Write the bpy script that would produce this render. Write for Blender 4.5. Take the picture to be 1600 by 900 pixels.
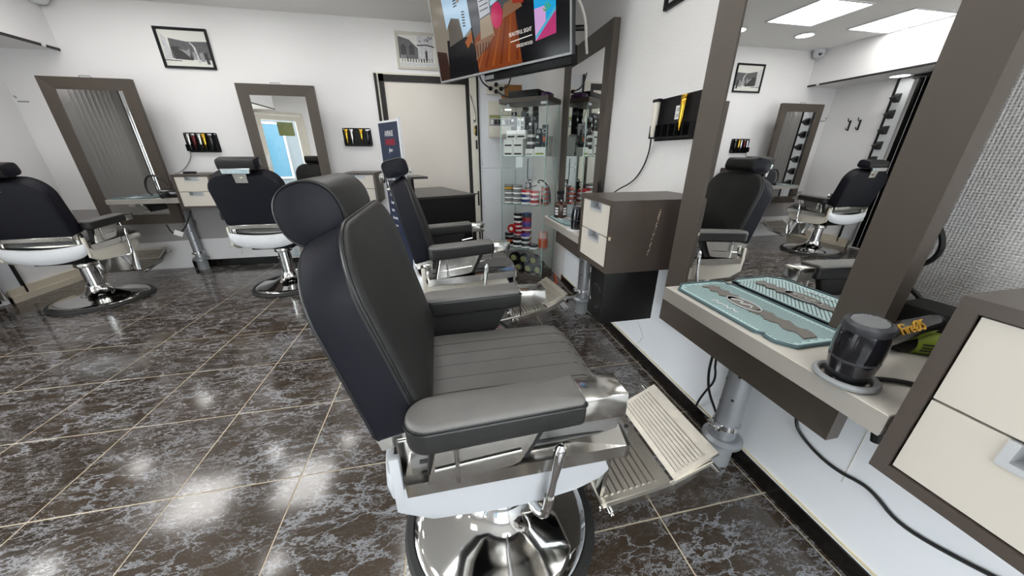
import bpy, bmesh, math, random
from mathutils import Vector, Matrix
random.seed(7)
for o in list(bpy.data.objects):
    bpy.data.objects.remove(o, do_unlink=True)
S = bpy.context.scene
COL = S.collection
PI = math.pi

# ---------------------------------------------------------------- camera, world, lights, exposure
cam_d = bpy.data.cameras.new('camera')
cam = bpy.data.objects.new('camera', cam_d)
COL.objects.link(cam)
S.camera = cam
cam_d.sensor_width = 36.0
cam_d.lens = 36.0 * 511.778 / 1600.0
cam_d.clip_start = 0.02
R_ = Vector((0.9789, -0.2045, 0.0005))
U_ = Vector((0.0768, 0.3696, 0.9260))
F_ = Vector((0.1895, 0.9064, -0.3775))
m3 = Matrix((R_, U_, -F_)).transposed()
cam.matrix_world = Matrix.Translation((0, 0, 1.23)) @ m3.to_4x4()

world = bpy.data.worlds.new('world')
S.world = world
world.use_nodes = True
wn = world.node_tree.nodes
wn.clear()
wo = wn.new('ShaderNodeOutputWorld')
wb = wn.new('ShaderNodeBackground')
wb.inputs['Color'].default_value = (0.93, 0.96, 1.0, 1)
wb.inputs['Strength'].default_value = 9.0
world.node_tree.links.new(wb.outputs[0], wo.inputs[0])

S.view_settings.view_transform = 'Standard'
S.view_settings.look = 'None'
S.view_settings.gamma = 1.0
S.view_settings.exposure = 0.06
S.cycles.use_denoising = True
S.cycles.max_bounces = 10
S.cycles.glossy_bounces = 6
S.cycles.transmission_bounces = 10
S.cycles.transparent_max_bounces = 16
S.cycles.caustics_reflective = False
S.cycles.caustics_refractive = False
PANEL_E = 7.8      # strength of the square ceiling panels
SPOT_E = 13.0       # strength of the round ceiling spots

# room planes (metres)
XR, XL, YB, YF, ZC = 1.177, -3.82, 4.348, -1.9, 2.52

# ---------------------------------------------------------------- materials
def rgb(h):
    """sRGB hex to linear"""
    c = [int(h[i:i + 2], 16) / 255 for i in (0, 2, 4)]
    return tuple(x / 12.92 if x <= 0.04045 else ((x + 0.055) / 1.055) ** 2.4 for x in c) + (1,)

def mat(name, col, rough=0.5, metal=0.0, bump=0.0, bscale=60.0, var=0.0, vscale=6.0, coat=0.0, spec=0.5, emit=None, es=0.0, trans=0.0, ior=1.45, bdist=0.002, wear=None, wscale=9.0, wlo=0.62, wcol=None):
    m = bpy.data.materials.new(name)
    m.use_nodes = True
    nt = m.node_tree
    p = nt.nodes['Principled BSDF']
    if isinstance(col, str):
        col = rgb(col)
    if len(col) == 3:
        col = tuple(col) + (1,)
    p.inputs['Base Color'].default_value = col
    p.inputs['Roughness'].default_value = rough
    p.inputs['Metallic'].default_value = metal
    p.inputs['Specular IOR Level'].default_value = spec
    p.inputs['IOR'].default_value = ior
    p.inputs['Coat Weight'].default_value = coat
    p.inputs['Transmission Weight'].default_value = trans
    if emit:
        if isinstance(emit, str):
            emit = rgb(emit)
        p.inputs['Emission Color'].default_value = tuple(emit)[:3] + (1,)
        p.inputs['Emission Strength'].default_value = es
    tc = None
    def coords():
        nonlocal tc
        if tc is None:
            tc = nt.nodes.new('ShaderNodeTexCoord')
        return tc.outputs['Object']
    last = None
    if var > 0:
        n = nt.nodes.new('ShaderNodeTexNoise')
        n.inputs['Scale'].default_value = vscale
        n.inputs['Detail'].default_value = 5
        nt.links.new(coords(), n.inputs['Vector'])
        mx = nt.nodes.new('ShaderNodeMixRGB')
        mx.inputs[1].default_value = tuple(c * (1 - var) for c in col[:3]) + (1,)
        mx.inputs[2].default_value = tuple(min(1, c * (1 + var)) for c in col[:3]) + (1,)
        nt.links.new(n.outputs['Fac'], mx.inputs[0])
        last = mx.outputs[0]
    if wear:
        n = nt.nodes.new('ShaderNodeTexNoise')
        n.inputs['Scale'].default_value = wscale
        n.inputs['Detail'].default_value = 8
        n.inputs['Roughness'].default_value = 0.7
        nt.links.new(coords(), n.inputs['Vector'])
        r = nt.nodes.new('ShaderNodeValToRGB')
        r.color_ramp.elements[0].position = wlo
        r.color_ramp.elements[1].position = wlo + 0.05
        nt.links.new(n.outputs['Fac'], r.inputs[0])
        mx = nt.nodes.new('ShaderNodeMixRGB')
        mx.inputs[1].default_value = col
        if last:
            nt.links.new(last, mx.inputs[1])
        mx.inputs[2].default_value = rgb(wear)
        nt.links.new(r.outputs[0], mx.inputs[0])
        last = mx.outputs[0]
    if last:
        nt.links.new(last, p.inputs['Base Color'])
    if bump > 0:
        n = nt.nodes.new('ShaderNodeTexNoise')
        n.inputs['Scale'].default_value = bscale
        n.inputs['Detail'].default_value = 4
        nt.links.new(coords(), n.inputs['Vector'])
        b = nt.nodes.new('ShaderNodeBump')
        b.inputs['Strength'].default_value = bump
        b.inputs['Distance'].default_value = bdist
        nt.links.new(n.outputs['Fac'], b.inputs['Height'])
        nt.links.new(b.outputs[0], p.inputs['Normal'])
    return m

M = {}
M['wall'] = mat('white_wall_paint', 'eae8e8', 0.7, bump=0.25, bscale=140, var=0.03, vscale=2.0)
M['ceiling'] = mat('ceiling_paint', 'eeedec', 0.8)
M['wallpaper'] = mat('embossed_wallpaper', 'ebe8e6', 0.65)
M['panel_blue'] = mat('cool_white_panel', 'e2e4e8', 0.4, var=0.02)
M['grey_paint'] = mat('grey_dado_paint', 'a9a5a4', 0.7, var=0.04)
M['dado'] = mat('white_dado_panel', 'eceef2', 0.45, var=0.02, vscale=3, wear='b8b2a8', wscale=5, wlo=0.72)
M['grout'] = mat('cream_grout', 'cdbfa6', 0.8)
M['skirt'] = mat('black_skirting_tile', '14110f', 0.15, var=0.4, vscale=30)
M['frame'] = mat('taupe_brown_laminate', '4e463f', 0.42, bump=0.08, bscale=400, var=0.06, vscale=3)
M['frame2'] = mat('taupe_brown_cabinet', '4a413b', 0.36, bump=0.05, bscale=300, var=0.06, vscale=4, wear='6b6156', wscale=60, wlo=0.76)
M['chip'] = mat('chipped_edge', 'b9ab97', 0.8)
M['cream'] = mat('cream_drawer_laminate', 'cdc6bb', 0.38, var=0.02)
M['worktop'] = mat('pale_grey_worktop', 'cbc6bd', 0.4, var=0.05, vscale=9, wear='aaa294', wscale=26, wlo=0.7)
M['alu'] = mat('brushed_aluminium', 'c2c1be', 0.32, 1.0, bump=0.15, bscale=90)
M['alu_foot'] = mat('worn_cast_aluminium', 'b9b5ac', 0.36, 1.0, bump=0.35, bscale=70, var=0.2, vscale=25)
M['handle_alu'] = mat('satin_aluminium', 'bdbec0', 0.4, 0.35)
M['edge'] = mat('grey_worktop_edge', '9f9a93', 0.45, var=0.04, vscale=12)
M['steel'] = mat('galvanised_steel', 'a3a6aa', 0.4, 0.6, var=0.1, vscale=14)
M['chrome'] = mat('chrome', 'dcdcdc', 0.07, 1.0, bump=0.03, bscale=8)
M['chrome_worn'] = mat('scratched_chrome', 'cfcdc8', 0.16, 1.0, bump=0.12, bscale=50, var=0.08, vscale=18)
M['mirror'] = mat('mirror_glass', (0.90, 0.91, 0.91), 0.0, 1.0)
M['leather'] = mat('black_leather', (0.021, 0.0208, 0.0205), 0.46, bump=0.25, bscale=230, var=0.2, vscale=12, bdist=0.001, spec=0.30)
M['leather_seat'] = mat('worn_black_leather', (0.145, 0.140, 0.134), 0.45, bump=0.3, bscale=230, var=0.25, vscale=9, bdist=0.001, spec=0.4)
M['vinyl'] = mat('blue_black_vinyl', (0.0082, 0.0086, 0.0132), 0.55, bump=0.2, bscale=300, bdist=0.0006, spec=0.2)
M['piping'] = mat('black_piping', (0.010, 0.010, 0.011), 0.4)
M['skirt_white'] = mat('cool_white_skirt', 'b5b7bb', 0.4)
M['picture_silver'] = mat('silver_painted_frame', 'bdb8ad', 0.4)
M['rubber'] = mat('black_rubber', (0.018, 0.018, 0.018), 0.6)
M['white_plastic'] = mat('white_plastic', 'dadbde', 0.35)
M['cream_plastic'] = mat('aged_white_plastic', 'd9d3c6', 0.4, var=0.05)
M['black'] = mat('black_plastic', (0.009, 0.009, 0.010), 0.4, spec=0.18)
M['black_gloss'] = mat('gloss_black_plastic', (0.008, 0.008, 0.011), 0.12, coat=0.5)
M['black_wood'] = mat('black_laminate', (0.009, 0.0085, 0.0085), 0.42, bump=0.05, bscale=200, spec=0.22)
M['black_wood_top'] = mat('black_laminate_top', (0.030, 0.028, 0.027), 0.3)
M['jamb'] = mat('chipped_black_jamb', '16120f', 0.6, wear='cfc8ba', wscale=16, wlo=0.66)
M['door'] = mat('off_white_door', 'ddd6cd', 0.5, var=0.02)
M['door2'] = mat('cream_door_leaf', 'ddd8cb', 0.5, var=0.04, vscale=14)
M['brass'] = mat('brass', 'a98d4c', 0.3, 1.0)
M['gold'] = mat('gold_metal', 'd0a63c', 0.25, 1.0)
M['silver'] = mat('silver_metal', 'c8c8c8', 0.25, 1.0)
M['red'] = mat('red_plastic', 'b3161c', 0.35)
M['darkred'] = mat('dark_red_plastic', '5e0d12', 0.35)
M['white'] = mat('white_card', 'e2e2df', 0.55)
M['ink'] = mat('dark_print', '2a2a2c', 0.6)
M['white_ink'] = mat('white_print', 'e8e8e8', 0.6)
M['gold_ink'] = mat('gold_print', 'd8a63a', 0.5)
M['green_ink'] = mat('green_print', '7f8f2a', 0.5)
M['yellow'] = mat('yellow_print', 'e0c31c', 0.5)
M['teal'] = mat('mint_rubber', 'bcd8d8', 0.5, var=0.06, vscale=20)
M['mat_grey'] = mat('grey_rubber', '77726d', 0.55)
M['mat_dark'] = mat('dark_rubber_edge', '4a5f64', 0.6)
M['blue'] = mat('blue_plastic', '1c3c78', 0.35)
M['violet'] = mat('violet_plastic', '5a3fae', 0.35)
M['magenta'] = mat('magenta_plastic', '93264f', 0.35)
M['orange'] = mat('orange_plastic', 'd1541f', 0.4)
M['pinkwhite'] = mat('pale_pink_plastic', 'e4b9b5', 0.45)
M['salmon'] = mat('salmon_label', 'd9695c', 0.5)
M['grey_plastic'] = mat('grey_plastic', '8d8f90', 0.4)
M['darkgrey'] = mat('dark_grey_plastic', '35363a', 0.4)
M['navy'] = mat('navy_banner', '1c2640', 0.5, var=0.05)
M['navy2'] = mat('navy_banner_light', '2c3558', 0.5)
M['wood'] = mat('orange_wood', '9a6a3a', 0.5, var=0.2, vscale=12)
M['purple'] = mat('purple_bag', '3d1a44', 0.4)
M['cable'] = mat('black_cable', (0.012, 0.012, 0.012), 0.45)
M['cable_w'] = mat('white_cable', 'd8d6cf', 0.45)
M['photo_paper'] = mat('photo_paper', 'd9d8d2', 0.35)
M['amber'] = mat('amber_bottle', '3a1c10', 0.12, coat=0.4)
M['slat'] = mat('grey_blind_slat', 'b7b4b1', 0.5)
M['blackmetal'] = mat('black_metal', (0.014, 0.014, 0.014), 0.4)
M['stone'] = mat('pale_facade', '575d60', 0.8, var=0.06)
M['street'] = mat('street', 'b5b3ae', 0.8)
M['car'] = mat('blue_car_paint', '3c7fb0', 0.25, coat=0.5)
M['bluewin'] = mat('blue_shop_window', '2c5668', 0.2)
M['crack'] = mat('hairline_crack', 'c4bdb2', 0.8)
M['caulk'] = mat('yellowed_caulk', 'd8cba8', 0.7)
M['olive'] = mat('olive_plate', '8f9160', 0.5)
M['tan'] = mat('tan_baseboard', 'd3c8b4', 0.5, var=0.06)
M['diffuser'] = mat('light_diffuser', 'ffffff', 0.5, emit=(1.0, 0.985, 0.96), es=PANEL_E)
M['spot'] = mat('spot_lamp', 'ffffff', 0.5, emit=(1.0, 0.985, 0.965), es=SPOT_E)
M['smallspot'] = mat('small_spot_lamp', 'ffffff', 0.5, emit=(1.0, 0.98, 0.95), es=6)

# clear glass that lets lamp light through
def glass_mat(name, tint, mixw=0.06, rough=0.0):
    m = bpy.data.materials.new(name)
    m.use_nodes = True
    nt = m.node_tree
    nt.nodes.clear()
    o = nt.nodes.new('ShaderNodeOutputMaterial')
    t = nt.nodes.new('ShaderNodeBsdfTransparent')
    t.inputs[0].default_value = tint + (1,)
    g = nt.nodes.new('ShaderNodeBsdfGlossy')
    g.inputs['Roughness'].default_value = rough
    lw = nt.nodes.new('ShaderNodeLayerWeight')
    lw.inputs['Blend'].default_value = 0.5
    pw = nt.nodes.new('ShaderNodeMath'); pw.operation = 'POWER'
    pw.inputs[1].default_value = 5.0
    nt.links.new(lw.outputs['Facing'], pw.inputs[0])
    f = nt.nodes.new('ShaderNodeMath'); f.operation = 'MULTIPLY_ADD'
    f.inputs[1].default_value = 0.45
    f.inputs[2].default_value = 0.022
    nt.links.new(pw.outputs[0], f.inputs[0])
    mx = nt.nodes.new('ShaderNodeMixShader')
    nt.links.new(f.outputs[0], mx.inputs[0])
    nt.links.new(t.outputs[0], mx.inputs[1])
    nt.links.new(g.outputs[0], mx.inputs[2])
    nt.links.new(mx.outputs[0], o.inputs[0])
    return m
M['glass'] = glass_mat('clear_glass', (0.975, 0.99, 0.983))
M['glass_edge'] = mat('green_glass_edge', '8fb0a6', 0.15)
M['acrylic'] = glass_mat('clear_acrylic', (0.93, 0.95, 0.94))

# wallpaper: fine woven embossing
def wallpaper(m):
    nt = m.node_tree
    L, N = nt.links.new, nt.nodes.new
    p = nt.nodes['Principled BSDF']
    tc = N('ShaderNodeTexCoord')
    sp = N('ShaderNodeSeparateXYZ')
    L(tc.outputs['Object'], sp.inputs[0])
    def lin(cy, cz):
        u = N('ShaderNodeMath'); u.operation = 'MULTIPLY'; u.inputs[1].default_value = cy
        L(sp.outputs['Y'], u.inputs[0])
        w = N('ShaderNodeMath'); w.operation = 'MULTIPLY_ADD'; w.inputs[1].default_value = cz
        L(sp.outputs['Z'], w.inputs[0]); L(u.outputs[0], w.inputs[2])
        s = N('ShaderNodeMath'); s.operation = 'SINE'
        L(w.outputs[0], s.inputs[0])
        return s.outputs[0]
    k = 2 * math.pi / 0.0128
    a_, b_ = lin(k, k), lin(k, -k)
    mu = N('ShaderNodeMath'); mu.operation = 'MULTIPLY'
    L(a_, mu.inputs[0]); L(b_, mu.inputs[1])
    nz = N('ShaderNodeTexNoise'); nz.inputs['Scale'].default_value = 180
    L(tc.outputs['Object'], nz.inputs['Vector'])
    ad = N('ShaderNodeMath'); ad.operation = 'MULTIPLY_ADD'; ad.inputs[1].default_value = 1.2
    L(nz.outputs['Fac'], ad.inputs[0]); L(mu.outputs[0], ad.inputs[2])
    r = N('ShaderNodeMapRange')
    r.inputs['From Min'].default_value = -0.2; r.inputs['From Max'].default_value = 1.0
    L(ad.outputs[0], r.inputs['Value'])
    mx = N('ShaderNodeMixRGB')
    mx.inputs[1].default_value = rgb('d0cdcb'); mx.inputs[2].default_value = rgb('efedec')  # pits painted darker: relief shade put into the colour, plus grime
    L(r.outputs[0], mx.inputs[0]); L(mx.outputs[0], p.inputs['Base Color'])
    b = N('ShaderNodeBump')
    b.inputs['Strength'].default_value = 0.5
    b.inputs['Distance'].default_value = 0.002
    L(r.outputs[0], b.inputs['Height'])
    L(b.outputs[0], p.inputs['Normal'])
wallpaper(M['wallpaper'])

# polished brown marble with dense grey veins, different on every tile
def marble():
    m = bpy.data.materials.new('brown_marble_tile')
    m.use_nodes = True
    nt = m.node_tree
    L = nt.links.new
    N = nt.nodes.new
    p = nt.nodes['Principled BSDF']
    p.inputs['Roughness'].default_value = 0.12
    p.inputs['Specular IOR Level'].default_value = 0.8
    tc = N('ShaderNodeTexCoord')
    oi = N('ShaderNodeObjectInfo')
    sc = N('ShaderNodeVectorMath'); sc.operation = 'SCALE'
    sc.inputs[0].default_value = (37.0, 53.0, 71.0)
    L(oi.outputs['Random'], sc.inputs['Scale'])
    add = N('ShaderNodeVectorMath'); add.operation = 'ADD'
    L(tc.outputs['Object'], add.inputs[0]); L(sc.outputs[0], add.inputs[1])
    mp = N('ShaderNodeMapping')
    mp.inputs['Rotation'].default_value = (0, 0, 0.6)
    mp.inputs['Scale'].default_value = (0.8, 1.9, 1.0)
    L(add.outputs[0], mp.inputs['Vector'])
    nz = N('ShaderNodeTexNoise'); nz.inputs['Scale'].default_value = 6.5; nz.inputs['Detail'].default_value = 12
    nz.inputs['Roughness'].default_value = 0.68
    L(mp.outputs[0], nz.inputs['Vector'])
    ds = N('ShaderNodeVectorMath'); ds.operation = 'MULTIPLY_ADD'
    ds.inputs[1].default_value = (0.34, 0.34, 0.34)
    L(nz.outputs['Color'], ds.inputs[0]); L(mp.outputs[0], ds.inputs[2])
    def mask(scale, lo, hi, src, tmin=0.0):
        n = N('ShaderNodeTexNoise'); n.inputs['Scale'].default_value = scale; n.inputs['Detail'].default_value = 5
        L(src, n.inputs['Vector'])
        r = N('ShaderNodeMapRange')
        r.inputs['From Min'].default_value = lo; r.inputs['From Max'].default_value = hi
        r.inputs['To Min'].default_value = tmin
        L(n.outputs['Fac'], r.inputs['Value'])
        return n.outputs['Fac'], r.outputs[0]
    def vein(scale, w, mk, src):
        v = N('ShaderNodeTexVoronoi'); v.feature = 'DISTANCE_TO_EDGE'
        v.inputs['Scale'].default_value = scale
        L(src, v.inputs['Vector'])
        wm = N('ShaderNodeMath'); wm.operation = 'MULTIPLY_ADD'
        wm.inputs[1].default_value = w; wm.inputs[2].default_value = 0.0008
        L(mk, wm.inputs[0])
        dv = N('ShaderNodeMath'); dv.operation = 'DIVIDE'
        L(v.outputs['Distance'], dv.inputs[0]); L(wm.outputs[0], dv.inputs[1])
        r = N('ShaderNodeMapRange')
        r.interpolation_type = 'SMOOTHSTEP'
        r.inputs['From Min'].default_value = 0.55; r.inputs['From Max'].default_value = 1.15
        r.inputs['To Min'].default_value = 1.0; r.inputs['To Max'].default_value = 0.0
        L(dv.outputs[0], r.inputs['Value'])
        return r.outputs[0]
    f1, k1 = mask(4.2, 0.38, 0.66, add.outputs[0], 0.12)
    f2, k2 = mask(8.0, 0.44, 0.70, mp.outputs[0], 0.05)
    va = vein(8.5, 0.055, k1, ds.outputs[0])
    vb = vein(20.0, 0.075, k2, ds.outputs[0])
    mxm = N('ShaderNodeMath'); mxm.operation = 'MAXIMUM'
    L(va, mxm.inputs[0]); L(vb, mxm.inputs[1])
    mk2 = N('ShaderNodeTexNoise'); mk2.inputs['Scale'].default_value = 3.0
    L(add.outputs[0], mk2.inputs['Vector'])
    base = N('ShaderNodeMixRGB')
    base.inputs[1].default_value = rgb('2a221c'); base.inputs[2].default_value = rgb('4c4034')
    L(mk2.outputs['Fac'], base.inputs[0])
    col = N('ShaderNodeMixRGB')
    col.inputs[2].default_value = rgb('8c8c90')
    L(mxm.outputs[0], col.inputs[0]); L(base.outputs[0], col.inputs[1])
    L(col.outputs[0], p.inputs['Base Color'])
    return m
M['marble'] = marble()

# ---------------------------------------------------------------- mesh helpers
class B:
    """collects shapes into one bmesh, then links them as ONE mesh object"""
    def __init__(self, T=None):
        self.bm = bmesh.new()
        self.T = T or Matrix()
        self.groups = []
    def _v(self, p):
        return self.bm.verts.new(self.T @ Vector(p))
    def _face(self, vs):
        try:
            return self.bm.faces.new(vs)
        except ValueError:
            return None
    def box(self, x0, x1, y0, y1, z0, z1, bev=0.0, seg=2):
        v = [self._v((x, y, z)) for x in (x0, x1) for y in (y0, y1) for z in (z0, z1)]
        fs = [self._face([v[i] for i in q]) for q in ((0, 1, 3, 2), (4, 6, 7, 5), (0, 4, 5, 1), (2, 3, 7, 6), (0, 2, 6, 4), (1, 5, 7, 3))]
        if bev > 0:
            es = set(e for f in fs for e in f.edges)
            bmesh.ops.bevel(self.bm, geom=list(es), offset=bev, segments=seg, affect='EDGES', profile=0.5)
        return self
    def prism(self, poly, t0, t1, f, bev=0.0, seg=2):
        """poly: 2D outline; f(u,v,t) -> xyz"""
        a = [self._v(f(u, v, t0)) for u, v in poly]
        b = [self._v(f(u, v, t1)) for u, v in poly]
        n = len(poly)
        fs = [self._face(a[::-1]), self._face(b)]
        for i in range(n):
            fs.append(self._face([a[i], a[(i + 1) % n], b[(i + 1) % n], b[i]]))
        if bev > 0:
            es = set(e for fc in fs if fc for e in fc.edges)
            bmesh.ops.bevel(self.bm, geom=list(es), offset=bev, segments=seg, affect='EDGES', profile=0.5)
        return self
    def rings(self, rr, cap0=True, cap1=True, closed=False):
        vs = [[self._v(p) for p in r] for r in rr]
        n = len(rr[0])
        m = len(vs)
        for k in range(m if closed else m - 1):
            A, C = vs[k], vs[(k + 1) % m]
            for i in range(n):
                j = (i + 1) % n
                self._face([A[i], A[j], C[j], C[i]])
        if not closed:
            if cap0:
                self._face(vs[0][::-1])
            if cap1:
                self._face(vs[-1])
        return self
    def cyl(self, p0, p1, r0, r1=None, n=16):
        r1 = r0 if r1 is None else r1
        p0, p1 = Vector(p0), Vector(p1)
        d = (p1 - p0).normalized()
        x = d.orthogonal().normalized()
        y = d.cross(x)
        def ring(c, r):
            return [c + (x * math.cos(2 * PI * i / n) + y * math.sin(2 * PI * i / n)) * r for i in range(n)]
        return self.rings([ring(p0, r0), ring(p1, r1)])
    def lathe(self, prof, c=(0, 0, 0), n=32, ax=None):
        """prof: list of (radius, height)"""
        c = Vector(c)
        A = ax or Matrix.Identity(3)
        rr = []
        for r, z in prof:
            r = max(r, 1e-4)
            rr.append([c + A @ Vector((r * math.cos(2 * PI * i / n), r * math.sin(2 * PI * i / n), z)) for i in range(n)])
        return self.rings(rr)
    def tube(self, pts, r, n=8, closed=False, smooth=0):
        P = [Vector(p) for p in pts]
        for _ in range(smooth):
            Q = []
            m = len(P)
            rng = range(m if closed else m - 1)
            if not closed:
                Q.append(P[0])
            for i in rng:
                a, b = P[i], P[(i + 1) % m]
                Q += [a * 0.75 + b * 0.25, a * 0.25 + b * 0.75]
            if not closed:
                Q.append(P[-1])
            P = Q
        rr = []
        m = len(P)
        up = None
        for i in range(m):
            if closed:
                t = P[(i + 1) % m] - P[i - 1]
            else:
                t = P[min(i + 1, m - 1)] - P[max(i - 1, 0)]
            if t.length < 1e-9:
                t = Vector((0, 0, 1))
            t.normalize()
            if up is None:
                up = t.orthogonal().normalized()
            else:
                up = up - t * up.dot(t)
                if up.length < 1e-6:
                    up = t.orthogonal()
                up.normalize()
            s = t.cross(up)
            rr.append([P[i] + (up * math.cos(2 * PI * k / n) + s * math.sin(2 * PI * k / n)) * r for k in range(n)])
        return self.rings(rr, closed=closed)
    def pillow(self, out, t0, t1, f, bev=0.015, b0=0.0, b1=0.0, steps=4, inner=5):
        """padded slab: outline out (list of (u,v)) from t0 to t1, edges rounded by bev, faces bulging by b0 / b1"""
        cu = sum(p[0] for p in out) / len(out)
        cv = sum(p[1] for p in out) / len(out)
        n = len(out)
        nrm = []
        for i in range(n):
            a, b = out[i - 1], out[(i + 1) % n]
            dx, dy = b[0] - a[0], b[1] - a[1]
            l = math.hypot(dx, dy) or 1
            nx, ny = dy / l, -dx / l
            if nx * (out[i][0] - cu) + ny * (out[i][1] - cv) < 0:
                nx, ny = -nx, -ny
            nrm.append((nx, ny))
        rr = []
        def ring(off, t):
            rr.append([f(out[i][0] - nrm[i][0] * off, out[i][1] - nrm[i][1] * off, t) for i in range(n)])
        base = [(out[i][0] - nrm[i][0] * bev, out[i][1] - nrm[i][1] * bev) for i in range(n)]
        def face(tt, bulge, rev):
            ks = [1 - k / inner for k in range(inner)]
            rows = []
            for s in ks[1:] + [0.02]:
                h = bulge * (1 - s ** 2.5)
                rows.append([f(cu + (base[i][0] - cu) * s, cv + (base[i][1] - cv) * s, tt + h) for i in range(n)])
            return rows[::-1] if rev else rows
        first = face(t0, -b0, True)
        for k in range(steps + 1):
            a = PI / 2 * k / steps
            ring(bev * (1 - math.sin(a)), t0 + bev * (1 - math.cos(a)))
        for k in range(steps + 1):
            a = PI / 2 * (1 - k / steps)
            ring(bev * (1 - math.sin(a)), t1 - bev * (1 - math.cos(a)))
        last = face(t1, b1, False)
        return self.rings(first + rr + last)
    def build(self, name, m, parent=None, ang=38, smooth=True):
        bmesh.ops.recalc_face_normals(self.bm, faces=self.bm.faces)
        me = bpy.data.meshes.new(name)
        self.bm.to_mesh(me)
        self.bm.free()
        if isinstance(m, str):
            m = M[m]
        me.materials.append(m)
        if smooth:
            me.shade_smooth()
            me.set_sharp_from_angle(angle=math.radians(ang))
        o = bpy.data.objects.new(name, me)
        COL.objects.link(o)
        if parent:
            o.parent = parent
        return o

def tag(o, label=None, cat=None, group=None, kind=None):
    if label: o['label'] = label
    if cat: o['category'] = cat
    if group: o['group'] = group
    if kind: o['kind'] = kind
    return o

def thing(name, label, cat, loc=(0, 0, 0), rz=0.0, group=None):
    o = bpy.data.objects.new(name, None)
    o.empty_display_size = 0.1
    COL.objects.link(o)
    o.location = loc
    o.rotation_euler = (0, 0, rz)
    return tag(o, label, cat, group)

def copy_tree(o, parent=None, loc=None, rz=None, label=None, group=None):
    c = o.copy()
    COL.objects.link(c)
    if parent: c.parent = parent
    if loc is not None: c.location = loc
    if rz is not None: c.rotation_euler = (0, 0, rz)
    if label: c['label'] = label
    if group: c['group'] = group
    for ch in list(o.children):
        copy_tree(ch, c)
    return c

def struct(name, b, m, parent=None):
    o = b.build(name, m, parent, smooth=False)
    if not parent:
        o['kind'] = 'structure'
    return o

def text_mesh(name, body, size, m, parent, T, align='LEFT', ext=0.0004, xs=1.0, shear=0.0):
    cu = bpy.data.curves.new(name, 'FONT')
    cu.body = body
    cu.size = size
    cu.extrude = ext
    cu.align_x = align
    cu.align_y = 'CENTER'
    cu.shear = shear
    cu.resolution_u = 2
    tmp = bpy.data.objects.new(name + '_tmp', cu)
    COL.objects.link(tmp)
    dg = bpy.context.evaluated_depsgraph_get()
    me = bpy.data.meshes.new_from_object(tmp.evaluated_get(dg))
    bpy.data.objects.remove(tmp, do_unlink=True)
    me.transform(T @ Matrix.Diagonal((xs, 1, 1, 1)))
    me.materials.clear()
    me.materials.append(M[m] if isinstance(m, str) else m)
    o = bpy.data.objects.new(name, me)
    COL.objects.link(o)
    o.parent = parent
    return o

def superell(a, b, n=2.4, k=40, cu=0.0, cv=0.0):
    out = []
    for i in range(k):
        t = 2 * PI * i / k
        c, s = math.cos(t), math.sin(t)
        out.append((cu + a * math.copysign(abs(c) ** (2 / n), c), cv + b * math.copysign(abs(s) ** (2 / n), s)))
    return out

def rrect(u0, u1, v0, v1, r, k=5, rs=None):
    """rounded rectangle outline; rs: radii for corners (u1v1, u0v1, u0v0, u1v0)"""
    rs = rs or (r, r, r, r)
    out = []
    for (cu, cv, a0, rad) in ((u1, v1, 0, rs[0]), (u0, v1, PI / 2, rs[1]), (u0, v0, PI, rs[2]), (u1, v0, 1.5 * PI, rs[3])):
        x = cu - rad if cu == u1 else cu + rad
        y = cv - rad if cv == v1 else cv + rad
        for i in range(k + 1):
            a = a0 + PI / 2 * i / k
            out.append((x + rad * math.cos(a), y + rad * math.sin(a)))
    return out

def frame_rot(dx, dz):
    """3x3 with local z along dx.. helper for tilted lathe axes: z axis -> given vector"""
    z = Vector(dz).normalized()
    x = Vector(dx)
    x = (x - z * x.dot(z)).normalized()
    y = z.cross(x)
    return Matrix((x, y, z)).transposed()

# ================================================================ THE ROOM
# floor: grout bed plus one polished tile per cell
struct('floor', B().box(-5.2, XR + 0.1, YF - 0.1, YB + 0.1, -0.12, -0.0016), 'grout')
FLOOR = bpy.data.objects['floor']
TS, GAP = 0.4498, 0.0046
def tile_mesh(w, h):
    b = B()
    b.box(-w / 2, w / 2, -h / 2, h / 2, -0.006, 0.0, bev=0.0008, seg=1)
    o = b.build('tile', 'marble', FLOOR)
    return o
xs = [0.694 + TS * k for k in range(-11, 2)]
ys = [0.6665 + TS * k for k in range(-6, 10)]
cache = {}
for i in range(len(xs)):
    for j in range(len(ys)):
        x0, x1 = xs[i] + GAP / 2, min(xs[i] + TS - GAP / 2, XR - 0.008)
        y0, y1 = max(ys[j], YF) + GAP / 2, min(ys[j] + TS - GAP / 2, YB - 0.006)
        if x1 - x0 < 0.01 or y1 - y0 < 0.01:
            continue
        if x1 < -3.9 and y0 > 0.2:
            continue
        key = (round(x1 - x0, 3), round(y1 - y0, 3))
        if key not in cache:
            t = cache[key] = tile_mesh(*key)
        else:
            t = cache[key].copy()
            COL.objects.link(t)
        t.location = ((x0 + x1) / 2, (y0 + y1) / 2, 0)

struct('ceiling', B().box(-5.2, XR + 0.1, YF - 0.1, YB + 0.1, ZC, ZC + 0.1), 'ceiling')
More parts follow.
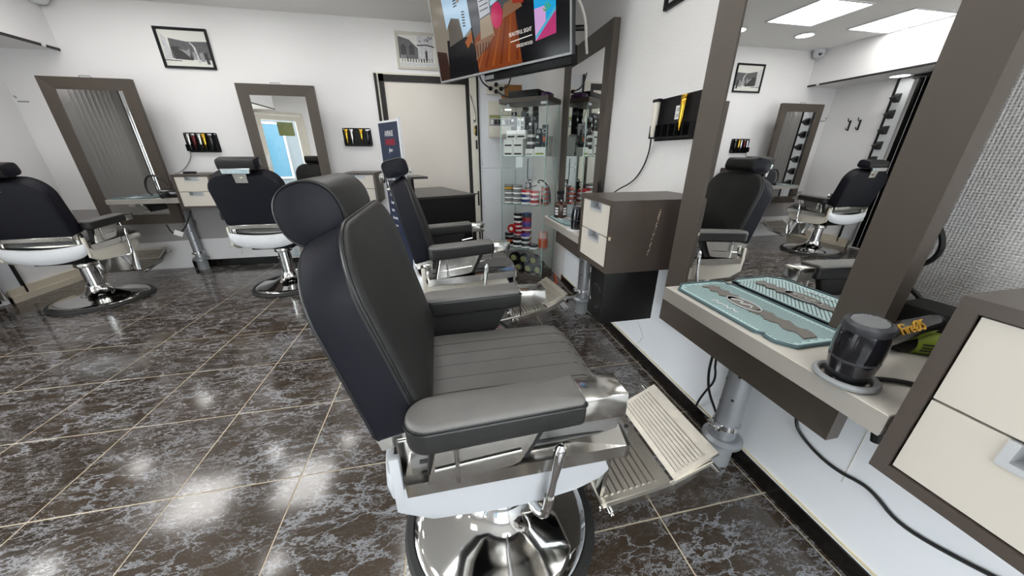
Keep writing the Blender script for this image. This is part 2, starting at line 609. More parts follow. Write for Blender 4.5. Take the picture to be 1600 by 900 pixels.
# back wall: painted wall left of the doors, cool white panel to the right
struct('wall_back', B().box(XL - 0.1, 0.47, YB, YB + 0.12, 0, ZC).box(0.47, XR + 0.1, YB, YB + 0.12, 2.12, ZC), 'wall')
WBK = bpy.data.objects['wall_back']
struct('back_panel_upper', B().box(0.505, XR + 0.1, YB - 0.012, YB + 0.12, 1.075, 2.12), 'panel_blue', WBK)
struct('back_panel_lower', B().box(0.505, XR + 0.1, YB - 0.012, YB + 0.12, 0, 1.072), 'panel_blue', WBK)
b = B()
for z in (1.12, 1.03, 0.6, 0.2):
    b.cyl((0.535, YB - 0.012, z), (0.535, YB - 0.015, z), 0.006, n=8)
b.build('panel_screws', 'grey_plastic', WBK)
# grey painted dado with torn lower edge on the back wall
gp = [(-3.8, 0.69), (-1.1, 0.69), (-1.1, 0.38), (-1.72, 0.38), (-1.8, 0.41), (-1.98, 0.41), (-2.03, 0.52), (-2.11, 0.505), (-2.14, 0.48), (-2.2, 0.49), (-2.24, 0.52), (-2.27, 0.36), (-2.43, 0.34), (-2.52, 0.33), (-2.72, 0.33), (-3.2, 0.31), (-3.8, 0.31)]
b = B()
b.prism(gp, YB - 0.0015, YB + 0.01, lambda u, v, t: (u, t, v))
b.build('painted_dado', 'grey_paint', WBK, smooth=False)
b = B()
for pts in ([(-2.50, 0.21), (-2.40, 0.25), (-2.36, 0.19), (-2.38, 0.13)], [(-2.25, 0.10), (-2.12, 0.10), (-2.09, 0.03)], [(-2.4, 0.035), (-2.18, 0.04)]):
    b.tube([(x, YB - 0.001, z) for x, z in pts], 0.0025, n=5)
b.build('plaster_cracks', 'crack', WBK)

# right wall: woven wallpaper above, smooth dado below
struct('wall_right', B().box(XR, XR + 0.12, YF, YB, 0, ZC), 'wallpaper')
WRT = bpy.data.objects['wall_right']
b = B()
b.box(XR - 0.006, XR + 0.05, YF, 3.0, 0.045, 0.66)
b.build('dado_panel', 'dado', WRT, smooth=False)
b = B()
b.box(XR - 0.014, XR + 0.04, YF, 3.0, 0.0, 0.078)
b.build('dado_foot', 'dado', WRT, smooth=False)
b = B()
b.tube([(XR - 0.0062, 0.50, 0.27), (XR - 0.0062, 0.502, 0.49)], 0.0014, n=5)
b.tube([(XR - 0.0062, 1.62, 0.10), (XR - 0.0062, 1.58, 0.17), (XR - 0.0062, 1.60, 0.19), (XR - 0.0062, 1.66, 0.24)], 0.0018, n=5)
b.build('wall_scratches', 'crack', WRT)
b = B(); b.box(XR - 0.0145, XR - 0.005, YF, 2.99, 0.0775, 0.0815)
b.build('caulk_line', 'caulk', WRT, smooth=False)
# black skirting
struct('baseboard_right', B().box(XR - 0.020, XR - 0.001, YF, 3.04, 0, 0.072, bev=0.002, seg=1), 'skirt')
struct('baseboard_back', B().box(-2.9, -0.62, YB - 0.014, YB + 0.001, 0, 0.085, bev=0.002, seg=1), 'skirt')
struct('baseboard_left', B().box(XL - 0.001, XL + 0.03, 3.50, YB, 0.0, 0.12).box(XL - 0.001, XL + 0.045, 3.50, YB, 0.0, 0.055), 'tan')

# left wall: solid near the corner, glazed shop front beyond
struct('wall_left', B().box(XL - 0.12, XL, 3.47, YB, 0, ZC).box(XL - 0.12, XL, -0.52, 3.47, 2.1, ZC).box(XL - 0.12, XL, -0.52, -0.4, 0, 2.1).box(XL - 0.12, XL, -0.4, 2.40, 0, 0.12).box(XL - 0.12, XL - 0.02, 2.40, 3.47, 0, 2.1), 'wall')
b = B()
b.box(XL - 0.018, XL - 0.012, 2.56, 3.46, 0.02, 2.09)
b.build('black_shutter', 'black', bpy.data.objects['wall_left'], smooth=False)
# boxed-in soffit along the left wall
struct('trim_1', B().box(XL, -3.30, -0.5, YB, 2.105, ZC), 'wall')
TR = bpy.data.objects['trim_1']
b = B()
b.box(-3.302, -3.294, -0.5, 4.19, 2.10, 2.122).box(-3.302, -3.294, 4.235, YB, 2.10, 2.122)
b.build('black_edge_strip', 'blackmetal', TR, smooth=False)
# window in the left wall
struct('window_1', B().box(XL - 0.09, XL - 0.02, -0.4, -0.33, 0.12, 2.1).box(XL - 0.09, XL - 0.02, 2.33, 2.40, 0.12, 2.1).box(XL - 0.09, XL - 0.02, -0.33, 2.33, 0.12, 0.19).box(XL - 0.09, XL - 0.02, -0.33, 2.33, 2.03, 2.1).box(XL - 0.085, XL - 0.025, 0.97, 1.03, 0.19, 2.03), 'white_plastic')
W1 = bpy.data.objects['window_1']
for y0, y1 in ((-0.33, 0.97), (1.03, 2.33)):
    b = B(); b.box(XL - 0.06, XL - 0.052, y0, y1, 0.19, 2.03)
    b.build('pane', 'glass', W1, smooth=False)

# diagonal shop front with a glazed door, seen in the mirrors
DP, DD = Vector((-4.0, -0.4, 0)), Vector((0.8, -0.6, 0))
DT = Matrix.Translation(DP) @ Matrix((DD, Vector((0.6, 0.8, 0)), Vector((0, 0, 1)))).transposed().to_4x4()
struct('wall_front', B(DT).box(0.15, 0.25, -0.12, 0, 0, ZC).box(0.25, 1.25, -0.12, 0, 2.1, ZC).box(1.25, 2.6, -0.12, 0, 0, ZC), 'wall')
b = B(); b.box(-2.1, -1.55, YF - 0.12, YF, 0, ZC).box(1.05, XR + 0.1, YF - 0.12, YF, 0, ZC).box(-1.55, 1.05, YF - 0.12, YF, 0, 0.15).box(-1.55, 1.05, YF - 0.12, YF, 2.2, ZC)
struct('wall_near', b, 'wall')
struct('added_fill_window', B().box(-1.55, -1.48, YF - 0.09, YF - 0.02, 0.15, 2.2).box(0.98, 1.05, YF - 0.09, YF - 0.02, 0.15, 2.2).box(-1.48, 0.98, YF - 0.09, YF - 0.02, 0.15, 0.22).box(-1.48, 0.98, YF - 0.09, YF - 0.02, 2.13, 2.2).box(-0.29, -0.23, YF - 0.085, YF - 0.025, 0.22, 2.13), 'white_plastic')  # unseen window behind the camera, added to bring in daylight fill
W2 = bpy.data.objects['added_fill_window']
for x0, x1 in ((-1.48, -0.29), (-0.23, 0.98)):
    b = B(); b.box(x0, x1, YF - 0.06, YF - 0.052, 0.22, 2.13)
    b.build('pane', 'glass', W2, smooth=False)
b = B(DT)
b.box(0.25, 0.31, -0.08, 0.01, 0, 2.1).box(1.19, 1.25, -0.08, 0.01, 0, 2.1).box(0.31, 1.19, -0.08, 0.01, 2.04, 2.1)
b.box(0.31, 0.41, -0.06, 0.0, 0, 2.03).box(1.08, 1.19, -0.06, 0.0, 0, 2.03).box(0.41, 1.08, -0.06, 0.0, 1.93, 2.03).box(0.41, 1.08, -0.06, 0.0, 0, 0.2)
struct('door_2', b, 'cream_plastic')
D2 = bpy.data.objects['door_2']
b = B(DT); b.box(0.41, 1.08, -0.035, -0.028, 0.2, 1.93)
b.build('pane', 'glass', D2, smooth=False)
b = B(DT); b.box(0.335, 0.385, 0.0, 0.05, 0.95, 1.2, bev=0.01)
b.build('door_handle', 'white_plastic', D2)
b = B(DT); b.box(0.70, 1.02, -0.04, -0.037, 1.62, 1.9)
b.build('door_poster', 'olive', D2, smooth=False)

# door in the back wall: black chipped jambs, off-white leaf, second cream leaf with fittings
b = B()
b.box(-0.612, -0.585, YB - 0.03, YB + 0.002, 0, 2.035)
b.box(-0.568, -0.515, YB - 0.022, YB + 0.002, 0, 2.035)
b.box(-0.568, 0.42, YB - 0.022, YB + 0.002, 1.965, 2.03)
b.box(0.362, 0.405, YB - 0.02, YB + 0.002, 0, 1.97)
b.box(0.488, 0.506, YB - 0.03, YB + 0.002, 0, 2.12)
struct('door_1', b, 'jamb')
D1 = bpy.data.objects['door_1']
b = B(); b.box(-0.515, 0.362, YB - 0.008, YB + 0.002, 0.005, 1.965)
b.build('door_leaf', 'door', D1, smooth=False)
b = B(); b.box(0.405, 0.488, YB - 0.028, YB + 0.002, 0.005, 2.05, bev=0.004, seg=1)
b.build('narrow_leaf', 'door2', D1)
b = B(); b.box(-0.585, -0.568, YB - 0.012, YB + 0.002, 0, 2.035)
b.box(-0.62, 0.42, YB - 0.014, YB + 0.002, 2.03, 2.05)
b.build('casing', 'door2', D1, smooth=False)
b = B()
b.box(0.456, 0.476, YB - 0.05, YB - 0.027, 1.435, 1.55, bev=0.003)
b.box(0.456, 0.474, YB - 0.045, YB - 0.027, 1.29, 1.39, bev=0.003)
b.build('lock_box', 'black', D1)
b = B()
b.box(0.440, 0.456, YB - 0.05, YB - 0.027, 1.45, 1.535, bev=0.003)
b.cyl((0.448, YB - 0.05, 1.50), (0.448, YB - 0.075, 1.50), 0.008, n=10)
b.build('lock_plate', 'brass', D1)
b = B()
b.box(0.455, 0.475, YB - 0.04, YB - 0.027, 0.62, 0.80, bev=0.003)
b.box(0.455, 0.475, YB - 0.04, YB - 0.027, 0.18, 0.30, bev=0.003)
b.tube([(0.465, YB - 0.04, 0.77), (0.465, YB - 0.07, 0.77), (0.40, YB - 0.07, 0.772)], 0.006, n=8)
b.build('door_handle', 'black', D1)
b = B()
for k in range(2):
    b.tube([(0.41 + 0.012 * k, YB - 0.03, 1.87 - 0.02 * k), (0.45, YB - 0.04, 1.74 - 0.01 * k), (0.468, YB - 0.04, 1.66), (0.472, YB - 0.035, 1.62), (0.45, YB - 0.04, 1.58 + 0.01 * k), (0.435, YB - 0.035, 1.61)], 0.0028, n=6, smooth=2)
b.build('wire_hook', 'blackmetal', D1)

# ---------------------------------------------------------------- ceiling lights
def panel_light(x, y, s, label):
    t = thing('ceiling_panel_light', label, 'ceiling light', (x, y, ZC), 0, None)
    h = s / 2
    b = B()
    b.box(-h - 0.015, h + 0.015, -h - 0.015, -h, -0.010, 0.0).box(-h - 0.015, h + 0.015, h, h + 0.015, -0.010, 0.0)
    b.box(-h - 0.015, -h, -h, h, -0.010, 0.0).box(h, h + 0.015, -h, h, -0.010, 0.0)
    b.build('frame', 'white_plastic', t, smooth=False)
    b = B(); b.box(-h, h, -h, h, -0.006, -0.002)
    b.build('diffuser', 'diffuser', t, smooth=False)
panel_light(-1.92, 3.3, 0.56, 'square glowing ceiling panel nearer the framed mirror, away from the soffit')
panel_light(-3.0, 3.3, 0.56, 'square glowing ceiling panel right beside the boxed soffit')
panel_light(-1.92, 0.9, 0.56, 'unseen square ceiling panel added for fill light over the front of the salon, middle row')  # from here on the panels are unseen, added for more even light
panel_light(-0.35, 3.4, 0.56, 'unseen square ceiling panel added for fill light in front of the back door')
panel_light(-0.35, 2.2, 0.56, 'unseen square ceiling panel added for fill light above the second chair of the right wall')
panel_light(0.35, 0.9, 0.56, 'unseen square ceiling panel added for fill light above the nearest chair')
panel_light(0.35, -0.4, 0.56, 'unseen square ceiling panel added for fill light above the right end cabinet')
def spot(x, y, z, r, label, m='spot'):
    t = thing('ceiling_spot', label, 'ceiling light', (x, y, z), 0, None)
    b = B(); b.lathe([(r, -0.001), (r + 0.018, -0.002), (r + 0.018, -0.008), (r, -0.012), (r, -0.001)], n=28)
    b.build('trim_ring', 'white_plastic', t)
    b = B(); b.lathe([(0.0, -0.003), (r, -0.003), (r, -0.006), (0.0, -0.0065)], n=28)
    b.build('lamp', m, t)
spot(-1.54, 3.86, ZC, 0.085, 'round ceiling spot nearest the black door frame')
spot(-2.45, 3.84, ZC, 0.085, 'round ceiling spot near the white framed wall and soffit')
spot(-1.89, 2.41, ZC, 0.085, 'round ceiling spot in the middle of the salon')
spot(-2.9, 1.9, ZC, 0.085, 'round ceiling spot on the left, in front of the window')
spot(-0.9, 1.2, ZC, 0.085, 'round ceiling spot above the large near chair')
spot(-3.62, 3.52, 2.105, 0.085, 'round spot under the soffit beside the coat hooks')
spot(-3.62, 2.5, 2.105, 0.085, 'round spot under the soffit beside the grey blind')
spot(-3.62, 1.2, 2.105, 0.085, 'round spot under the soffit above the left window')

# ---------------------------------------------------------------- left wall things, mostly seen in the mirror
t = thing('vertical_blind', 'grey vertical blind hanging in front of the black shutter', 'blind', (XL + 0.06, 0, 0))
b = B(); b.box(-0.03, 0.03, 2.60, 3.46, 2.06, 2.10)
b.build('head_rail', 'black', t, smooth=False)
for k in range(13):
    y = 2.66 + k * 0.063
    T = Matrix.Translation((0, y, 0)) @ Matrix.Rotation(math.radians(149 - 90), 4, 'Z')
    b = B(T); b.box(-0.002, 0.002, -0.05, 0.05, 0.06, 2.06)
    b.build('slat', 'slat', t, smooth=False)
t = thing('chrome_pole', 'chrome floor to soffit pole beside the grey blind', 'pole', (-3.64, 2.84, 0))
b = B(); b.cyl((0, 0, 0.02), (0, 0, 2.08), 0.022, n=16)
b.build('tube', 'chrome', t)
b = B(); b.lathe([(0.05, 0), (0.05, 0.012), (0.024, 0.02)], n=20)
b.build('floor_flange', 'chrome', t)
o = B().tube([(-3.60, 2.83, 2.09), (-3.56, 2.82, 1.8), (-3.51, 2.81, 1.5), (-3.53, 2.81, 1.36), (-3.60, 2.82, 1.38)], 0.006, n=7, smooth=2).build('pull_cord', 'cable_w')
tag(o, 'looped white pull cord hanging beside the chrome pole', 'cord')
t = thing('bottle_rack', 'narrow white wall rack with black holders beside the coat hooks', 'rack', (XL, 3.56, 0))
b = B(); b.box(0.001, 0.02, -0.085, 0.055, 0.1, 2.09)
b.build('back_board', 'white_plastic', t, smooth=False)
b = B(); b.box(0.0, 0.03, 0.06, 0.08, 0.0, 2.1)
b.build('edge_post', 'blackmetal', t, smooth=False)
for k in range(7):
    z = 0.75 + 0.18 * k
    b = B(); b.prism([(0.02, z), (0.12, z + 0.05), (0.02, z + 0.10)], -0.02, 0.04, lambda u, v, w: (u, w, v))
    b.build('holder', 'blackmetal', t, smooth=False)
def coat_hook(y, label):
    t = thing('coat_hook', label, 'hook', (XL, y, 1.61))
    b = B(); b.box(0.0, 0.006, -0.012, 0.012, -0.07, 0.06, bev=0.002)
    b.build('back_plate', 'blackmetal', t)
    b = B()
    b.tube([(0.005, 0, 0.04), (0.05, 0, 0.05), (0.055, 0, 0.085)], 0.006, n=7, smooth=2)
    b.tube([(0.005, 0, -0.05), (0.04, 0, -0.06), (0.05, 0, -0.03)], 0.006, n=7, smooth=2)
    b.build('prong', 'blackmetal', t)
coat_hook(4.02, 'black iron coat hook nearer the corner')
coat_hook(3.90, 'black iron coat hook farther from the corner')
t = thing('security_camera', 'white dome security camera high in the corner by the soffit', 'camera', (-3.24, 4.27, ZC))
b = B(); b.lathe([(0.07, 0), (0.07, -0.03), (0.062, -0.06), (0.042, -0.09), (0.0, -0.10)], n=24)
b.build('housing', 'white_plastic', t)
b = B(); b.lathe([(0.0, 0), (0.024, 0), (0.018, 0.012), (0, 0.016)], (0.030, -0.042, -0.055), n=16, ax=frame_rot((1, 0, 0.3), (0.55, -0.75, -0.35)))
b.build('lens', 'black_gloss', t)
t = thing('key_hook_strip', 'tiny grey metal hook strip on the wall left of the first mirror', 'hook', (-3.76, YB, 1.72))
b = B(); b.box(-0.03, 0.05, -0.006, 0, -0.04, -0.03)
b.build('bar', 'grey_plastic', t)
b = B(); b.tube([(-0.03, -0.005, 0.0), (-0.02, -0.03, 0.01), (-0.005, -0.03, -0.01)], 0.005, n=6, smooth=1)
b.build('hook', 'grey_plastic', t)

# ---------------------------------------------------------------- outside, seen through the glazing in the mirrors
struct('pavement', B().box(-14, -3.95, -14, 6, -0.2, -0.05).box(-3.95, 3, -14, YF - 0.14, -0.2, -0.05), 'street')
t = thing('shop_building', 'pale building across the street seen through the glass door', 'building', (-8.5, -6.5, -0.05), math.radians(-37))
b = B(); b.box(-6, 6, -3.0, 0, 0, 4.5)
b.build('wall', 'stone', t, smooth=False)
for k in range(5):
    x = -4.6 + k * 2.1
    b = B(); b.box(x, x + 1.2, 0.0, 0.05, 0.4, 2.4)
    w = b.build('window', 'bluewin', t, smooth=False)
    b = B(); b.box(x - 0.06, x, 0, 0.08, 0.34, 2.46).box(x + 1.2, x + 1.26, 0, 0.08, 0.34, 2.46).box(x, x + 1.2, 0, 0.08, 2.4, 2.46).box(x, x + 1.2, 0, 0.08, 0.34, 0.4)
    b.build('window_frame', 'white_plastic', w, smooth=False)

# ================================================================ MIRROR STATIONS
# local frame: x to the right when facing the wall, y = -distance from the wall, z up
def wall_mirror(loc, rz, label, big=False):
    t = thing('wall_mirror', label, 'mirror', loc, rz, 'framed mirrors of the styling stations')
    W, z0, z1, fw = 0.685, 0.563, 1.858, 0.095
    yo, yi, yb = -0.277, -0.266, -0.237
    if big:
        W, z0, z1, fw = 0.858, 0.395, 2.015, 0.119
        yo, yi, yb = -0.050, -0.038, -0.006
    yg = yi + 0.004
    def member(pts_o, pts_i):
        b = B()
        o0, o1 = pts_o
        i0, i1 = pts_i
        fr = [(o0[0], yo, o0[1]), (o1[0], yo, o1[1]), (i1[0], yi, i1[1]), (i0[0], yi, i0[1])]
        bk = [(p[0], yb, p[2]) for p in fr]
        b.rings([bk, fr])
        return b.build('frame_member', 'frame', t, smooth=False)
    O = [(0, z0), (W, z0), (W, z1), (0, z1)]
    I = [(fw, z0 + fw), (W - fw, z0 + fw), (W - fw, z1 - fw), (fw, z1 - fw)]
    for k in range(4):
        member((O[k], O[(k + 1) % 4]), (I[k], I[(k + 1) % 4]))
    b = B(); b.box(fw - 0.004, W - fw + 0.004, yg, yg + 0.004, z0 + fw - 0.004, z1 - fw + 0.004)
    b.build('glass', 'mirror', t, smooth=False)
    b = B(); b.box(fw - 0.004, W - fw + 0.004, yg + 0.0045, yb - 0.003, z0 + fw - 0.004, z1 - fw + 0.004)
    b.build('back_board', 'black', t, smooth=False)
    b = B(); b.tube([(W / 2 - 0.045, yb - 0.012, z1 - 0.002), (W / 2 - 0.045, yb - 0.012, z1 + 0.016), (W / 2 + 0.035, yb - 0.012, z1 + 0.016), (W / 2 + 0.045, yb - 0.012, z1 - 0.002)], 0.0035, n=6)
    b.build('hanging_bracket', 'grey_plastic', t)
    return t

def worktop(loc, rz, label, u0=0.265, u1=0.847, flat=False):
    t = thing('worktop', label, 'worktop', loc, rz, 'pale grey worktops of the styling stations')
    b = B()
    un = 0.69
    p = [(u0, -0.486), (u1, -0.486), (u1, -0.03), (un, -0.03), (un, -0.279), (0.586, -0.279), (0.586, -0.2675), (u0, -0.2675)]
    if flat:
        p = [(u0, -0.486), (u1, -0.486), (u1, -0.03), (u0, -0.03)]
        un = u0 + 0.2
    b.prism(p, 0.790, 0.832, lambda u, v, w: (u, v, w), bev=0.0015, seg=1)
    b.build('slab', 'worktop', t, smooth=False)
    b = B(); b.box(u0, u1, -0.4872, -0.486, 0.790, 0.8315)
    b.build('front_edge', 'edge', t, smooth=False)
    b = B(); b.box(un, un + 0.04, -0.22, -0.03, 0.69, 0.790)
    b.build('support_bracket', 'frame', t, smooth=False)
    return t

def post(loc, rz, label, u, d=0.09, top=0.98):
    t = thing('support_post', label, 'post', (0, 0, 0), 0, 'grey steel posts behind the mirrors')
    T = Matrix.Translation(loc) @ Matrix.Rotation(rz, 4, 'Z') @ Matrix.Translation((u, -d, 0))
    t.matrix_world = T
    b = B(); b.cyl((0, 0, 0.09), (0, 0, top), 0.044, n=24)
    b.build('tube', 'steel', t)
    b = B(); b.cyl((0, 0, 0.0), (0, 0, 0.10), 0.050, n=24)
    b.build('sleeve', 'grey_plastic', t)
    b = B(); b.lathe([(0.044, 0.115), (0.075, 0.115), (0.075, 0.13), (0.06, 0.142), (0.044, 0.142)], n=24)
    b.build('collar', 'steel', t)
    b = B(); b.lathe([(0.046, 0.19), (0.0505, 0.19), (0.0505, 0.213), (0.046, 0.213)], n=24)
    b.box(-0.02, 0.02, -0.075, -0.045, 0.19, 0.213, bev=0.003)
    c = b.build('clamp', 'chrome', t)
    b = B(); b.cyl((-0.03, -0.062, 0.2), (0.03, -0.062, 0.2), 0.005, n=8)
    b.build('clamp_bolt', 'chrome', c)
    b = B()
    for s in (-1, 1):
        for k in range(4):
            a = -PI / 2 + s * 0.6
            x, y = 0.044 * math.cos(a), 0.044 * math.sin(a)
            if 0.34 + 0.11 * k > top: continue
            b.cyl((x * 0.97, y * 0.97, 0.32 + 0.11 * k + 0.02 * s), (x * 1.01, y * 1.01, 0.32 + 0.11 * k + 0.02 * s), 0.006, n=8)
    b.build('peg_holes', 'ink', t)
    b = B(); b.box(-0.03, 0.03, 0.042, d - 0.008, *((0.5, 0.54) if top > 0.8 else (0.30, 0.34)))
    b.build('wall_bracket', 'steel', t)
    if top > 0.8:
        b = B(); b.box(-0.03, 0.03, -(0.235 - d), -0.04, 0.86, 0.90)
        b.build('mirror_bracket', 'steel', t)
    return t

def drawer_cabinet(loc, rz, label, u0, w=0.32):
    T = Matrix.Translation(loc) @ Matrix.Rotation(rz, 4, 'Z') @ Matrix.Translation((u0, 0, 0))
    t = thing('drawer_cabinet', label, 'cabinet', (0, 0, 0), 0, 'two-drawer cabinets of the styling stations')
    t.matrix_world = T
    z0, z1, d, th = 0.733, 1.052, 0.486, 0.020
    b = B()
    b.box(0, th, -d, -0.008, z0, z1).box(w - th, w, -d, -0.008, z0, z1)
    b.box(th, w - th, -d, -0.008, z0, z0 + th).box(th, w - th, -d, -0.008, z1 - th, z1)
    b.box(th, w - th, -0.03, -0.008, z0 + th, z1 - th)
    b.build('carcass', 'frame2', t, smooth=False)
    h = (z1 - z0 - 2 * th - 0.010) / 2
    for k in range(2):
        za = z0 + th + 0.003 + k * (h + 0.004)
        b = B()
        xa, xb = th + 0.003, w - th - 0.003
        hx0, hx1, hz = w / 2 - 0.062, w / 2 + 0.062, 0.040
        zb = za + h
        b.box(xa, hx0, -d + 0.004, -d + 0.02, za, zb).box(hx1, xb, -d + 0.004, -d + 0.02, za, zb).box(hx0, hx1, -d + 0.004, -d + 0.02, za, zb - hz)
        b.box(xa + 0.01, xb - 0.01, -d + 0.05, -0.05, za + 0.01, zb - 0.03)
        dr = b.build('drawer', 'cream', t, smooth=False)
        b = B()
        b.box(hx0, hx1, -d + 0.040, -d + 0.046, zb - hz, zb)
        b.box(hx0, hx0 + 0.010, -d + 0.001, -d + 0.04, zb - hz, zb).box(hx1 - 0.010, hx1, -d + 0.001, -d + 0.04, zb - hz, zb)
        b.box(hx0 + 0.010, hx1 - 0.010, -d + 0.001, -d + 0.04, zb - hz, zb - hz + 0.010)
        b.build('handle', 'handle_alu', dr, smooth=False)
    return t

RR = -PI / 2
R1, R2 = (XR, 1.13, 0), (XR, 2.53, 0)
L1, L2 = (-3.352, YB, 0), (-1.842, YB, 0)
L1P, L2P = (-3.352, YB, 0), (-1.842, YB, 0)
wall_mirror(R1, RR, 'large brown framed mirror closest to the camera, above the mint mat')
wall_mirror((XR, 3.171, 0), RR, 'brown framed mirror under the television, next to the glass display case', big=True)
wall_mirror(L1, 0, 'brown framed mirror at the far left, showing a plain grey reflection')
wall_mirror(L2, 0, 'brown framed mirror on the far wall, reflecting a glazed door')
worktop(R1, RR, 'pale grey worktop carrying the mint mat and the nearest hair dryer')
worktop(R2, RR, 'pale grey worktop carrying the brown spray bottle, beside the display case', 0.30, 0.932, flat=True)
worktop(L1, 0, 'pale grey worktop under the far left mirror')
worktop(L2, 0, 'pale grey worktop hidden behind the chair before the door-reflecting mirror')
post(R1, RR, 'grey steel post on the floor under the nearest worktop', 0.285)
post(R2, RR, 'grey steel post beside the black subwoofer', 0.215, 0.10, top=0.70)
post(L1P, 0, 'grey steel post below the far left worktop', 0.60, 0.09)
post(L2P, 0, 'grey steel post behind the chair with the ribbed white apron', 0.60, 0.09)
drawer_cabinet(R1, RR, 'cream two-drawer cabinet cut off by the right edge of the photo', 0.853, 0.32)
drawer_cabinet(R2, RR, 'cream two-drawer cabinet with scratched brown side above the black subwoofer', 0.941)
drawer_cabinet(L1, 0, 'cream two-drawer cabinet right of the far left worktop', 0.853)
drawer_cabinet(L2, 0, 'cream two-drawer cabinet behind the headrest of the nearest chair', 0.853)
# scratch down the side of the middle cabinet, chipped front edge
cab = [o for o in COL.objects if o.get('label', '').startswith('cream two-drawer cabinet with scratched')][0]
b = B(); random.seed(3)
for k in range(46):
    s = k / 45
    x = 0.320
    b.box(x - 0.0005, x + 0.0003, -0.26 - 0.03 * s + random.uniform(-.004, .004), -0.257 - 0.03 * s + random.uniform(-.002, .004), 1.01 - 0.20 * s, 1.01 - 0.20 * s + random.uniform(0.001, 0.005))
s = b.build('scratch', 'chip', cab, smooth=False); s['kind'] = 'stuff'
b = B(); b.box(0.313, 0.3212, -0.4875, -0.477, 0.885, 0.902, bev=0.003)
b.build('chipped_spot', 'chip', cab)

